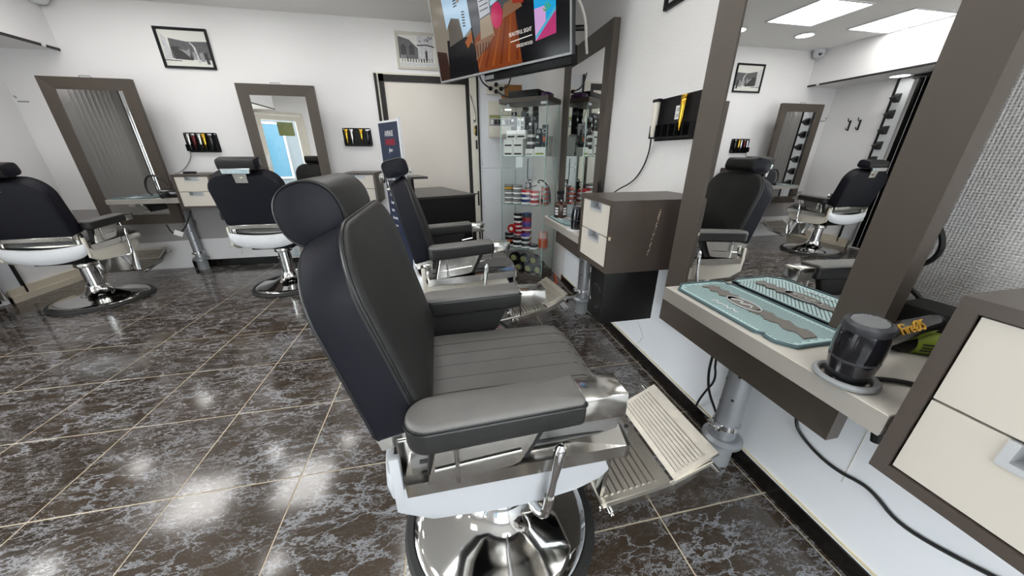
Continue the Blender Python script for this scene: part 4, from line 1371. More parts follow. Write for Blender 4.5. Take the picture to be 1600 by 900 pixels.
# ---- spray bottle
t = thing('spray_bottle', 'brown square spray bottle with white printed labels on the middle worktop', 'bottle', (0.775, 2.115, 0.838), 0.45)
b = B()
q = [(0.036, 0.022), (0.022, 0.036), (-0.022, 0.036), (-0.036, 0.022), (-0.036, -0.022), (-0.022, -0.036), (0.022, -0.036), (0.036, -0.022)]
def rg(s, z): return [(x * s, y * s, z) for x, y in q]
b.rings([rg(0.96, 0), rg(1, 0.004), rg(1, 0.082), rg(0.9, 0.092), rg(0.42, 0.106), rg(0.38, 0.118)])
b.build('flask', 'amber', t, smooth=False)
for a in range(4):
    b = B(Matrix.Rotation(a * PI / 2, 4, 'Z'))
    b.box(0.0362, 0.0366, -0.018, 0.018, 0.012, 0.074)
    lb = b.build('label_plate', 'ink', t, smooth=False)
    b = B(Matrix.Rotation(a * PI / 2, 4, 'Z'))
    for z, h in ((0.02, 0.012), (0.038, 0.012), (0.056, 0.010)):
        b.box(0.0366, 0.0369, -0.014, 0.014, z, z + h)
    b.build('label_print', 'white_ink', lb, smooth=False)
b = B(); b.lathe([(0.016, 0.112), (0.016, 0.13), (0.010, 0.135), (0.009, 0.15), (0.0, 0.15)], n=16)
b.build('collar', 'black', t)
b = B()
b.box(-0.035, 0.022, -0.009, 0.009, 0.15, 0.172, bev=0.004)
b.tube([(-0.02, 0, 0.155), (-0.032, 0, 0.135), (-0.030, 0, 0.115)], 0.004, n=6, smooth=1)
b.build('trigger_head', 'black', t)
o = B().tube([(1.12, 2.22, 0.96), (1.09, 2.20, 1.03), (1.09, 2.23, 1.07), (1.11, 2.27, 1.03), (1.12, 2.28, 0.96)], 0.010, n=8, smooth=2).build('coiled_cable', 'cable')
tag(o, 'black coiled cable beside the right foot of the television-side mirror', 'cable')

# ---- clipper racks
def clipper(par_T, x, kind, label, z=0.0):
    cols = {'gold': 'gold', 'silver': 'silver', 'black': 'black_gloss', 'red': 'darkred'}
    t = things_at(par_T @ Matrix.Translation((x, -0.026, z)), 'hair_clipper', label, 'clipper')
    b = B()
    rr = []
    for s, a, c in ((0.0, 0.004, 0.004), (0.02, 0.010, 0.009), (0.07, 0.013, 0.011), (0.11, 0.016, 0.012), (0.135, 0.017, 0.011), (0.14, 0.012, 0.007)):
        rr.append([(a * math.cos(q), c * math.sin(q), s) for q in [2 * PI * i / 14 for i in range(14)]])
    b.rings(rr)
    b.build('body', cols[kind], t, ang=50)
    b = B(); b.box(-0.018, 0.018, -0.006, 0.006, 0.139, 0.155, bev=0.002)
    b.build('blade', 'gold' if kind == 'gold' else 'silver', t)
    return t
def clipper_rack(T, label, W=0.30, H=0.188, n=6):
    t = things_at(T, 'clipper_rack', label, 'rack', 'black clipper racks on the walls')
    b = B(); b.prism(rrect(-W / 2, W / 2, 0, H, 0.012, 4), -0.008, -0.002, lambda u, v, w: (u, w, v))
    b.build('back_plate', 'black', t)
    b = B(); b.box(-W / 2 + 0.01, W / 2 - 0.01, -0.045, -0.008, 0.012, 0.018)
    b.build('shelf', 'black', t, smooth=False)
    for k in range(n + 1):
        x = -W / 2 + 0.012 + (W - 0.024) * k / n
        b = B(); b.box(x - 0.003, x + 0.003, -0.048, -0.008, 0.012, 0.075)
        b.build('divider', 'black', t, smooth=False)
    for x, z in ((-W / 2 + 0.014, 0.014), (W / 2 - 0.014, 0.014), (-W / 2 + 0.014, H - 0.014), (W / 2 - 0.014, H - 0.014)):
        b = B(); b.cyl((x, -0.008, z), (x, -0.011, z), 0.006, n=10)
        b.build('screw', 'silver', t)
    return t
TA = T4((-2.408, YB, 1.250), (1, 0, 0), (0, 1, 0))
clipper_rack(TA, 'black clipper rack on the wall above the cabinet near the far left mirror')
for x, k, l in ((-0.105, 'silver', 'silver hair clipper at the left end of the far left rack'), (-0.058, 'red', 'dark red hair clipper in the far left rack'), (-0.005, 'silver', 'silver headed hair clipper in the middle of the far left rack'), (0.035, 'gold', 'gold hair clipper in the far left rack'), (0.095, 'black', 'black hair clipper at the right end of the far left rack')):
    clipper(TA, x, k, l, 0.022)
TB_ = T4((-0.873, YB, 1.315), (1, 0, 0), (0, 1, 0))
clipper_rack(TB_, 'black clipper rack on the wall between the door-reflecting mirror and the door')
for x, k, l in ((-0.11, 'gold', 'gold hair clipper at the left end of the rack near the door'), (-0.055, 'silver', 'silver hair clipper in the rack near the door'), (0.045, 'gold', 'slim gold hair clipper in the middle of the rack near the door'), (0.11, 'black', 'black hair clipper at the right end of the rack near the door')):
    clipper(TB_, x, k, l, 0.020)
TC_ = T4((XR, 1.611, 1.297), (0, -1, 0), (1, 0, 0))
clipper_rack(TC_, 'large black clipper rack on the right wall beside the nearest mirror', W=0.335, H=0.20)
t = clipper(TC_, 0.055, 'gold', 'gold hair clipper with black grip in the rack on the right wall', 0.04)
t = things_at(TC_ @ Matrix.Translation((-0.145, -0.034, 0.02)), 'hair_clipper', 'tall white hair clipper with black head in the rack on the right wall', 'clipper')
b = B(); b.rings([[(a * math.cos(q), c * math.sin(q), s) for q in [2 * PI * i / 16 for i in range(16)]] for s, a, c in ((0, 0.012, 0.010), (0.03, 0.017, 0.014), (0.12, 0.021, 0.015), (0.165, 0.020, 0.014))])
b.build('body', 'cream_plastic', t, ang=50)
b = B(); b.box(-0.022, 0.030, -0.014, 0.012, 0.165, 0.180, bev=0.003)
b.build('head', 'black', t)
t = things_at(TC_ @ Matrix.Translation((0.0, -0.008, 0.125)), 'paper_sticker', 'small white paper sticker on the black rack of the right wall', 'sticker')
b = B(); b.box(-0.018, 0.018, -0.001, 0.0, -0.03, 0.03)
b.build('paper', 'white', t, smooth=False)
b = B()
for z in (0.015, 0.007, -0.012, -0.02):
    b.box(-0.010, 0.010, -0.0014, -0.001, z, z + 0.003)
b.build('print', 'bluewin', t, smooth=False)
o = B().tube([(1.150, 1.775, 1.31), (1.160, 1.79, 1.24), (1.165, 1.84, 1.15), (1.165, 1.93, 1.07), (1.12, 2.02, 1.02), (1.05, 2.02, 0.96)], 0.0042, n=7, smooth=2).build('charger_cable', 'cable')
tag(o, 'thin black cable hanging from the rack on the right wall', 'cable')
o = B().tube([(-2.54, YB - 0.02, 1.26), (-2.55, YB - 0.02, 1.2), (-2.62, YB - 0.03, 1.10), (-2.70, YB - 0.06, 1.04), (-2.66, YB - 0.15, 1.052)], 0.0042, n=7, smooth=2).build('charger_cable', 'grey_plastic')
tag(o, 'thin grey cable hanging from the far left clipper rack', 'cable')
t = thing('plug_adapter', 'small black adapter lying on the cabinet below the far left rack', 'plug', (-2.44, YB - 0.30, 1.0495), 0.3)
b = B(); b.box(-0.05, 0.05, -0.018, 0.018, 0.0, 0.022, bev=0.006)
b.build('body', 'black', t)

# ---- framed pictures
def picture(T, W, H, fw, fm, label, seed):
    t = things_at(T, 'framed_picture', label, 'picture')
    O = [(0, 0), (W, 0), (W, H), (0, H)]
    I = [(fw, fw), (W - fw, fw), (W - fw, H - fw), (fw, H - fw)]
    for k in range(4):
        b = B()
        a0, a1, i1, i0 = O[k], O[(k + 1) % 4], I[(k + 1) % 4], I[k]
        b.rings([[(a0[0], 0, a0[1]), (a1[0], 0, a1[1]), (i1[0], 0, i1[1]), (i0[0], 0, i0[1])], [(a0[0], -0.018, a0[1]), (a1[0], -0.018, a1[1]), (i1[0], -0.014, i1[1]), (i0[0], -0.014, i0[1])]])
        b.build('frame_member', fm, t, smooth=False)
    b = B(); b.box(fw, W - fw, -0.006, -0.002, fw, H - fw)
    ph = b.build('photograph', 'photo_paper', t, smooth=False)
    rnd = random.Random(seed)
    w, h = W - 2 * fw, H - 2 * fw
    greys = [mat('photo_grey_%d_%d' % (seed, k), (v, v, v * 1.03), 0.5, var=0.45, vscale=60) for k, v in enumerate((0.03, 0.10, 0.28, 0.55))]
    lay = [0]
    def flat(poly, g):
        lay[0] += 1
        z = -0.006 - 0.00008 * lay[0]
        b = B(); b.prism([(fw + u * w, fw + v * h) for u, v in poly], z, z + 0.00005, lambda u, v, t_: (u, t_, v))
        b.build('print_area', greys[g], ph, smooth=False)
    if seed == 1:
        flat([(0.17, 0.22), (0.19, 0.78), (0.55, 0.70), (1.0, 0.72), (1.0, 0.2), (0.6, 0.2)], 1)
        flat([(0.22, 0.2), (0.2, 0.55), (0.34, 0.55), (0.60, 0.30), (0.60, 0.18)], 0)
        flat([(0.34, 0.50), (0.50, 0.44), (0.58, 0.52), (0.55, 0.25), (0.46, 0.38)], 2)
        flat([(0.03, 0.2), (0.05, 0.9), (0.14, 0.8), (0.17, 0.2)], 3)
        flat([(0.70, 0.1), (0.67, 0.55), (0.60, 0.68), (0.63, 0.69), (0.71, 0.56), (0.75, 0.1)], 3)
        flat([(0.88, 0.08), (0.86, 0.40), (0.93, 0.40), (0.95, 0.08)], 0)
        flat([(0.62, 0.2), (0.62, 0.42), (0.70, 0.40), (0.70, 0.2)], 2)
        flat([(0.76, 0.15), (0.76, 0.38), (0.84, 0.42), (0.86, 0.15)], 2)
        flat([(0.0, 0.15), (0.0, 0.18), (0.35, 0.165), (0.35, 0.14)], 1)
    else:
        flat([(0.0, 0.25), (0.0, 0.95), (0.3, 0.85), (0.52, 0.6), (0.52, 0.25)], 1)
        flat([(0.52, 0.22), (0.52, 0.98), (0.95, 0.98), (0.95, 0.22)], 3)
        flat([(0.5, 0.66), (0.5, 0.70), (0.75, 0.73), (0.98, 0.67), (0.98, 0.63), (0.75, 0.69)], 0)
        for u in (0.06, 0.28):
            flat([(u, 0.38), (u, 0.62), (u + 0.04, 0.70), (u + 0.10, 0.70), (u + 0.14, 0.62), (u + 0.14, 0.38)], 0)
        flat([(0.72, 0.22), (0.72, 0.5), (0.75, 0.56), (0.78, 0.5), (0.78, 0.22)], 0)
        for k in range(8):
            u, v = rnd.uniform(0.56, 0.92), rnd.uniform(0.78, 0.92)
            flat([(u, v), (u, v + 0.05), (u + 0.03, v + 0.05), (u + 0.03, v)], 1)
        for k in range(12):
            u = 0.06 + 0.075 * k
            hh = rnd.uniform(0.10, 0.22)
            flat([(u, 0.14), (u - 0.01, 0.14 + hh), (u + 0.03, 0.14 + hh), (u + 0.035, 0.14)], rnd.choice((0, 1, 2)))
        flat([(0.02, 0.02), (0.02, 0.12), (0.98, 0.12), (0.98, 0.02)], 3)
    return t
picture(T4((-2.512, YB, 2.004), (1, 0, 0), (0, 1, 0)), 0.432, 0.33, 0.020, 'black', 'black framed old street photograph with trees, high on the far wall', 1)
picture(T4((-0.350, YB, 2.090), (1, 0, 0), (0, 1, 0)), 0.43, 0.335, 0.026, 'picture_silver', 'silver framed old photograph of arches and a round building above the door', 2)
picture(T4((XR, 1.85, 1.895), (0, -1, 0), (1, 0, 0)), 0.34, 0.36, 0.022, 'black', 'black framed picture at the top edge of the right wall, only its corner showing', 3)

# ---- television
def emis(name, h, s=1.0):
    return mat(name, (0.003, 0.003, 0.004), 0.12, emit=h, es=s * 0.85, spec=0.2)
C0 = Vector((0.82, 2.2, 1.78))
ex = Vector((0.588, -0.8089, 0)).normalized()
ez = Vector((-0.1407, -0.0213, 0.9898)).normalized()
ey = ez.cross(ex).normalized()
ez = ex.cross(ey).normalized()
TVT = T4(C0, ex, ey, ez)
tv = things_at(TVT, 'television', 'large flat television hung high at an angle on the right wall', 'television')
W, H = 1.27, 0.72
b = B(); b.box(-W, 0, 0.004, 0.045, 0, H, bev=0.004)
b.build('housing', 'darkgrey', tv)
b = B(); b.box(-W, 0, -0.004, 0.006, 0.0, 0.012).box(-W, 0, -0.004, 0.006, H - 0.008, H).box(-W, -W + 0.008, -0.004, 0.006, 0.012, H - 0.008).box(-0.008, 0, -0.004, 0.006, 0.012, H - 0.008)
b.build('bezel', 'grey_plastic', tv, smooth=False)
b = B(); b.box(-0.80, -0.03, 0.045, 0.115, -0.045, 0.06, bev=0.006)
hs = b.build('rear_box', 'black', tv)
b = B(); b.box(-0.79, -0.70, 0.0435, 0.0455, -0.035, -0.010)
b.build('rating_label', 'grey_plastic', hs, smooth=False)
b = B(); b.box(-0.75, -0.55, 0.045, 0.10, 0.25, 0.50)
arm = b.build('mount_plate', 'blackmetal', tv, smooth=False)
inv = TVT.inverted()
b = B(); b.tube([inv @ Vector((0.62, 2.90, 2.13)), inv @ Vector((0.85, 3.0, 2.13)), inv @ Vector((1.172, 2.90, 2.13))], 0.02, n=8)
b.build('mount_arm', 'blackmetal', tv)
b = B(); b.box(-W + 0.008, -0.008, -0.001, 0.003, 0.012, H - 0.008)
scr = b.build('screen', emis('screen_black', '0b0a0c', 0.6), tv, smooth=False)
lay = 0
def pic(poly, m, nm='screen_area'):
    global lay
    lay += 1
    y = -0.001 - 0.00004 * lay
    b = B(); b.prism([(-W + u * W, v * H) for u, v in poly], y, y + 0.00003, lambda u, v, t_: (u, t_, v))
    return b.build(nm, m, scr, smooth=False)
E_ = {k: emis('screen_' + k, h, s) for k, (h, s) in dict(wall=('8f8678', .8), wall2=('6d665d', .7), door=('c9cdd6', .8), sky=('b7d6ee', .9), ink=('2b2a35', .4), floor=('8a4116', .8), floor2=('6e2c0c', .8), floor3=('a85a1e', .8), dark=('050509', .3), brown=('3b1f12', .7), rug=('8f6a50', .8), white=('f1ece4', .95), green=('4cb233', .9), pink=('c21f58', .9), blue=('1aa6e0', 1.0), lilac=('d8a7de', .95), magenta=('c43676', .9), red=('a23320', .8), grey=('555a61', .7), teal=('57b8d4', .9), tan=('a7957d', .8)).items()}
pic([(0.0, 0.02), (0.0, 0.98), (0.30, 0.98), (0.36, 0.02)], E_['wall'])
pic([(0.0, 0.02), (0.0, 0.30), (0.10, 0.26), (0.11, 0.02)], E_['brown'])
pic([(0.36, 0.30), (0.30, 0.98), (0.98, 0.98), (0.98, 0.45), (0.75, 0.40)], E_['grey'])
pic([(0.33, 0.02), (0.36, 0.30), (0.50, 0.42), (0.74, 0.50), (0.78, 0.02)], E_['floor'])
for k in range(7):
    u = 0.36 + 0.06 * k
    pic([(u, 0.05), (u + 0.015, 0.05), (0.52 + 0.032 * k, 0.42), (0.515 + 0.032 * k, 0.42)], E_['floor2' if k % 2 else 'floor3'])
pic([(0.70, 0.02), (0.66, 0.6), (0.98, 0.98), (0.985, 0.02)], E_['dark'])
pic([(0.10, 0.02), (0.12, 0.36), (0.30, 0.34), (0.36, 0.24), (0.37, 0.02)], E_['dark'])
pic([(0.14, 0.30), (0.15, 0.52), (0.18, 0.56), (0.24, 0.55), (0.265, 0.50), (0.275, 0.34)], E_['wall2'])
pic([(0.13, 0.45), (0.10, 0.97), (0.31, 0.97), (0.345, 0.40), (0.27, 0.34), (0.25, 0.5), (0.18, 0.53)], E_['sky'])
for k in range(6):
    pic([(0.275, 0.43 + 0.022 * k), (0.275, 0.44 + 0.022 * k), (0.30, 0.435 + 0.022 * k), (0.30, 0.425 + 0.022 * k)], E_['ink'])
for k in range(5):
    pic([(0.215, 0.60 + 0.022 * k), (0.213, 0.61 + 0.022 * k), (0.245, 0.615 + 0.022 * k), (0.245, 0.605 + 0.022 * k)], E_['ink'])
pic([(0.25, 0.62), (0.23, 0.74), (0.245, 0.745), (0.265, 0.64)], E_['tan'])
pic([(0.25, 0.62), (0.275, 0.78), (0.29, 0.77), (0.268, 0.63)], E_['tan'])
pic([(0.42, 0.44), (0.40, 0.97), (0.49, 0.97), (0.50, 0.46)], E_['door'])
for k in range(14):
    pic([(0.425, 0.49 + 0.035 * k), (0.425, 0.497 + 0.035 * k), (0.488, 0.503 + 0.035 * k), (0.488, 0.496 + 0.035 * k)], E_['ink'])
pic([(0.41, 0.26), (0.42, 0.43), (0.50, 0.45), (0.52, 0.28)], E_['tan'])
pic([(0.505, 0.50), (0.50, 0.74), (0.57, 0.76), (0.575, 0.53)], E_['sky'])
pic([(0.51, 0.53), (0.505, 0.64), (0.525, 0.70), (0.54, 0.66), (0.56, 0.71), (0.567, 0.60), (0.55, 0.52), (0.53, 0.56)], E_['green'])
pic([(0.545 + 0.042 * math.cos(a), 0.42 + 0.095 * math.sin(a)) for a in [2 * PI * i / 22 for i in range(22)]], E_['pink'], 'balloon')
pic([(0.585, 0.38), (0.60, 0.48), (0.70, 0.50), (0.72, 0.42)], E_['rug'])
pic([(0.66, 0.52), (0.65, 0.95), (0.74, 0.97), (0.72, 0.50)], E_['red'])
pic([(0.645, 0.64), (0.645, 0.72), (0.70, 0.75), (0.70, 0.66)], E_['white'])
pic([(0.66, 0.46), (0.66, 0.50), (0.73, 0.49), (0.73, 0.44)], E_['red'])
pic([(0.72, 0.68), (0.72, 0.73), (0.82, 0.74), (0.80, 0.68)], E_['white'])
for u in (0.735, 0.755, 0.775):
    pic([(u, 0.47), (u, 0.67), (u + 0.006, 0.67), (u + 0.006, 0.47)], E_['white'])
pic([(0.36, 0.12), (0.37, 0.27), (0.52, 0.30), (0.49, 0.24)], E_['rug'])
for k in range(5):
    pic([(0.375 + 0.02 * k, 0.15 + 0.01 * k), (0.375 + 0.025 * k, 0.25), (0.382 + 0.025 * k, 0.25), (0.382 + 0.02 * k, 0.15 + 0.01 * k)], E_['brown'])
pic([(0.28, 0.30), (0.345, 0.37), (0.345, 0.30), (0.30, 0.24)], E_['floor3'])
pic([(0.795, 0.15), (0.790, 0.62), (0.92, 0.66), (0.918, 0.17)], E_['blue'])
pic([(0.795, 0.15), (0.793, 0.37), (0.86, 0.37), (0.86, 0.26)], E_['lilac'])
pic([(0.795, 0.15), (0.918, 0.32), (0.918, 0.17)], E_['magenta'])
pic([(0.795, 0.16), (0.795, 0.185), (0.918, 0.345), (0.918, 0.32)], E_['teal'])
for a in range(5):
    q = 0.5 + 0.55 * a
    pic([(0.87, 0.33), (0.87 + 0.028 * math.cos(q), 0.33 + 0.07 * math.sin(q)), (0.87 + 0.02 * math.cos(q + 0.3), 0.33 + 0.05 * math.sin(q + 0.3))], E_['green'])
pic([(0.63, 0.190), (0.63, 0.197), (0.775, 0.207), (0.775, 0.200)], E_['white'])
TT = Matrix.Translation((-W + 0.775 * W, -0.006, 0.245 * H)) @ Matrix.Rotation(PI / 2, 4, 'X')
text_mesh('screen_title', 'BEAUTIFUL SIGHT', 0.030, E_['white'], scr, TT, 'RIGHT', xs=0.80)
TT = Matrix.Translation((-W + 0.778 * W, -0.006, 0.150 * H)) @ Matrix.Rotation(PI / 2, 4, 'X')
text_mesh('screen_subtitle', 'ENGELWOOD', 0.025, E_['white'], scr, TT, 'RIGHT', xs=0.85)
o = B().tube([(0.83, 2.28, 2.10), (0.90, 2.30, 2.06), (0.95, 2.33, 1.98), (0.97, 2.36, 1.90), (1.0, 2.40, 1.84)], 0.009, n=8, smooth=2).build('tv_cable', 'cable_w')
tag(o, 'white cable arching from the television down behind the mirror', 'cable')

# ---- wall socket block, fuse box, outlet
t = thing('socket_block', 'beige four-way wall socket with black plugs above the fuse box', 'socket', (0.70, YB - 0.012, 1.93))
b = B(); b.box(-0.10, 0.11, -0.03, 0.0, -0.055, 0.055, bev=0.005)
b.build('body', 'cream_plastic', t)
for x, z in ((-0.055, 0.0), (0.01, 0.04), (0.01, -0.03), (0.07, 0.0)):
    b = B(); b.cyl((x, -0.03, z), (x, -0.055, z), 0.021, n=16)
    b.build('plug', 'black', t)
for nm, pts, l in (('plug_cable', [(0.645, YB - 0.07, 1.93), (0.58, YB - 0.1, 1.95), (0.53, YB - 0.1, 2.0), (0.50, YB - 0.1, 2.12)], 'black cable from the left plug of the wall socket up to the television'),
                   ('plug_cable', [(0.77, YB - 0.07, 1.93), (0.84, YB - 0.1, 1.95), (0.87, YB - 0.1, 2.02), (0.89, YB - 0.1, 2.10)], 'black cable from the right plug of the wall socket up to the television'),
                   ('plug_cable', [(0.71, YB - 0.07, 1.90), (0.75, YB - 0.2, 1.85), (0.84, YB - 0.5, 1.76), (0.82, 3.56, 1.735)], 'black cable from the lower plug of the wall socket down to the black router')):
    o = B().tube(pts, 0.008, n=7, smooth=2).build(nm, 'cable'); tag(o, l, 'cable')
t = thing('fuse_box', 'cream fuse box with olive strip behind the display case', 'fuse box', (0.617, YB - 0.012, 1.42))
b = B(); b.box(0, 0.42, -0.05, 0, 0, 0.385, bev=0.004)
b.build('cover', 'cream_plastic', t)
b = B(); b.box(0.005, 0.415, -0.054, -0.05, 0.205, 0.24)
b.build('olive_strip', 'olive', t, smooth=False)
b = B(); b.box(0.008, 0.40, -0.053, -0.05, 0.125, 0.20)
b.build('breaker_rail', 'grey_plastic', t, smooth=False)
for k in range(8):
    b = B(); b.box(0.020 + 0.045 * k, 0.052 + 0.045 * k, -0.062, -0.053, 0.140, 0.19)
    b.build('breaker', 'ink' if k % 3 else 'white', t, smooth=False)
t = thing('wall_outlet', 'white double outlet on the off-white door beside the banner', 'outlet', (-0.365, YB - 0.008, 1.035))
b = B(); b.box(-0.04, 0.045, -0.025, 0, -0.045, 0.05, bev=0.004)
b.build('plate', 'white', t)
for x in (-0.018, 0.022):
    b = B(); b.lathe([(0.014, 0.0), (0.016, 0.001), (0.012, 0.003), (0, 0.002)], (x, -0.025, 0), n=14, ax=frame_rot((1, 0, 0), (0, -1, 0)))
    b.build('socket_face', 'grey_plastic', t)

# ---- price banner
e = Vector((0.172, -0.25, 0)).normalized()
n_ = Vector((0, 0, 1)).cross(e) * 1.0
bt = things_at(T4((-0.435, 3.0, 0.0), e, Vector((0, 0, 1)).cross(e)), 'price_banner', 'narrow dark blue price list stand with white lettering beside the counter', 'sign')
BW = 0.303
b = B(); b.box(0, BW, -0.006, 0.006, 0.03, 1.462)
b.build('panel', 'navy', bt, smooth=False)
b = B(); b.box(-0.004, 0.0, -0.008, 0.008, 0.03, 1.465).box(BW, BW + 0.012, -0.010, 0.012, 0.03, 1.48).box(0, BW, -0.009, 0.009, 1.452, 1.466)
b.build('white_edge', 'white_plastic', bt, smooth=False)
b = B(); b.box(-0.03, BW + 0.03, -0.14, 0.14, 0, 0.03, bev=0.006)
b.build('foot', 'silver', bt)
def btx(s, x, z, size, m='white_ink', al='LEFT', xs=0.8, shear=0.0):
    TT = Matrix.Translation((x, -0.0068, z)) @ Matrix.Rotation(PI / 2, 4, 'X')
    text_mesh('lettering', s, size, m, bt, TT, al, xs=xs, shear=shear)
btx('AVENUE', BW / 2, 1.375, 0.055, 'white_ink', 'CENTER', 0.62)
btx('BARBERS', BW / 2 + 0.005, 1.315, 0.060, 'red', 'CENTER', 0.62)
btx('Jean', BW / 2, 1.262, 0.040, 'white_ink', 'CENTER', 0.8, 0.4)
btx('TARIFS', 0.055, 1.165, 0.052, 'white_ink', 'LEFT', 0.5)
b = B(); b.box(0.05, BW - 0.03, -0.008, -0.006, 1.118, 1.124)
b.build('red_rule', 'red', bt, smooth=False)
for k, (s, p) in enumerate((('Coupe Homme', '12 \u20ac'), ('Coupe Enfant / Etudi', '10 \u20ac'), ('Coupe + Shampoing', '15 \u20ac'), ('Coupe + Barbe', '18 \u20ac'), ('Barbe', '6 \u20ac'), ('Shampoing', '10 \u20ac'), ('Contours', '5 \u20ac'), ('Couleur', '15 \u20ac'))):
    z = 1.05 - 0.063 * k
    btx(s, 0.045, z, 0.036, 'white_ink', 'LEFT', 0.52)
    btx(p, BW - 0.025, z, 0.036, 'white_ink', 'RIGHT', 0.6)

# ---- reception counter
e = Vector((0.503, 0.186, 0)).normalized()
ct = things_at(T4((-0.205, 2.877, 0), e, Vector((0, 0, 1)).cross(e)), 'reception_counter', 'black laminate reception counter in front of the off-white door', 'counter')
CW, CD, CH = 0.536, 0.84, 0.90
b = B(); b.box(0.02, CW, 0.0, 0.02, 0, CH - 0.018).box(CW - 0.02, CW, 0.02, CD, 0, CH - 0.018).box(0.02, CW - 0.02, CD - 0.02, CD, 0, CH - 0.018).box(0.02, 0.04, 0.02, CD - 0.02, 0, CH - 0.018)
b.build('body', 'black_wood', ct, smooth=False)
b = B(); b.box(0.0, CW + 0.004, -0.006, CD, CH - 0.018, CH, bev=0.001, seg=1)
b.build('top', 'black_wood_top', ct, smooth=False)
b = B(); b.box(-0.022, -0.002, 0.01, 0.36, 0.0, 1.045)
b.build('side_panel', 'black_wood', ct, smooth=False)
b = B(); b.box(-0.025, 0.115, 0.0, 0.28, 1.045, 1.062)
b.build('ledge', 'black_wood_top', ct, smooth=False)

# ---- subwoofer, steel stand
t = thing('subwoofer', 'black subwoofer mounted under the scratched brown cabinet', 'speaker', (0.715, 1.31, 0.457))
b = B(); b.box(0, 0.28, 0, 0.15, 0, 0.2755, bev=0.004)
b.build('cabinet', 'black_wood', t)
b = B(); b.lathe([(0.0, -0.014), (0.035, -0.012), (0.055, 0.0), (0.062, 0.004), (0.066, 0.0)], (0.002, 0.075, 0.12), n=28, ax=frame_rot((0, 0, 1), (-1, 0, 0)))
b.build('driver', 'black_gloss', t, ang=50)
t = thing('steel_floor_stand', 'flat steel bars of a stand lying on the floor beside the steel post', 'stand', (0.97, 2.55, 0.0))
b = B(); b.box(-0.022, 0.022, -0.17, 0.22, 0.002, 0.022, bev=0.003)
b.build('long_bar', 'handle_alu', t)
b = B(); b.box(0.022, 0.17, 0.02, 0.055, 0.004, 0.02, bev=0.003)
b.build('cross_bar', 'handle_alu', t)
o = B().tube([(1.120, 2.20, 0.02), (1.138, 2.12, 0.02), (1.143, 2.03, 0.02)], 0.010, n=8).build('steel_rod', 'handle_alu')
o.location = (-0.0, 0.08, 0)
tag(o, 'short steel rod on the floor under the subwoofer', 'rod')

# ================================================================ DISPLAY CASE (turned 40 degrees into the corner)
ex = Vector((0.764, -0.645, 0)).normalized()
ey = Vector((0, 0, 1)).cross(ex)
FL = Vector((0.60, 3.385, 0))
DCT = T4(FL, ex, ey)
dc = things_at(DCT, 'display_case', 'glass display case full of hair products in the corner', 'display case')
DW, DDp, DH = 0.465, 0.30, 1.70
b = B(); b.box(0, DW, 0, DDp, 0.0, 0.045, bev=0.002, seg=1)
b.build('plinth', 'frame', dc, smooth=False)
b = B(); b.box(-0.012, DW + 0.012, -0.012, DDp, DH - 0.04, DH, bev=0.002, seg=1)
b.build('roof', 'frame', dc, smooth=False)
for nm, bx in (('glass_panel', (0.004, DW - 0.004, 0, 0.004)), ('glass_panel', (0, 0.004, 0, DDp)), ('glass_panel', (DW - 0.004, DW, 0, DDp)), ('glass_panel', (0.004, DW - 0.004, DDp - 0.004, DDp))):
    b = B(); b.box(bx[0], bx[1], bx[2], bx[3], 0.045, DH - 0.04)
    b.build(nm, 'glass', dc, smooth=False)
for x, y in ((0, 0), (DW, 0), (0, DDp), (DW, DDp)):
    b = B(); b.box(x - 0.003, x + 0.003, y - 0.003, y + 0.003, 0.045, DH - 0.04)
    b.build('corner_edge', 'glass_edge', dc, smooth=False)
SH = (1.215, 0.765, 0.315)
for z in SH:
    b = B(); b.box(0.006, DW - 0.006, 0.006, DDp - 0.006, z - 0.006, z)
    s = b.build('shelf', 'glass', dc, smooth=False)
    b = B(); b.box(0.006, DW - 0.006, 0.0055, 0.007, z - 0.006, z)
    b.build('shelf_edge', 'glass_edge', s, smooth=False)
b = B(); b.lathe([(0, 0), (0.03, 0), (0.034, -0.012), (0.0, -0.012)], (0.05, 0.05, DH - 0.07), n=20)
b.cyl((0.05, 0.05, DH - 0.07), (0.05, 0.05, DH - 0.04), 0.014, n=12)
b.build('lamp_holder', 'white_plastic', dc)
b = B(); b.lathe([(0, -0.0125), (0.03, -0.0125), (0.028, -0.017), (0, -0.018)], (0.05, 0.05, DH - 0.07), n=20)
b.build('lamp_lens', 'smallspot', dc)
b = B(); b.box(DW - 0.06, DW - 0.01, -0.004, 0.01, DH - 0.062, DH - 0.044)
b.build('door_clip', 'white_plastic', dc, smooth=False)

_meshes = {}
def shared(key, maker):
    """objects (parent, children) copied from the first of a kind, sharing mesh data"""
    if key in _meshes:
        return copy_tree(_meshes[key])
    _meshes[key] = maker()
    return _meshes[key]
def put(key, maker, x, y, z, rz, label, group=None):
    o = shared(key, maker)
    o.parent = None
    o.matrix_world = DCT @ Matrix.Translation((x, y, z)) @ Matrix.Rotation(rz, 4, 'Z')
    for k in ('group',):
        if k in o: del o[k]
    tag(o, label, o['category'], group)
    return o
def mk_box(nm, w, d, h, m, band):
    def f():
        t = thing(nm, 'x', 'box')
        b = B(); b.box(-w / 2, w / 2, -d / 2, d / 2, 0, h, bev=0.001, seg=1)
        b.build('carton', m, t, smooth=False)
        b = B(); b.box(-w * 0.40, w * 0.35, -d / 2 - 0.0006, -d / 2, h * 0.18, h * 0.38)
        b.build('print', band, t, smooth=False)
        return t
    return f
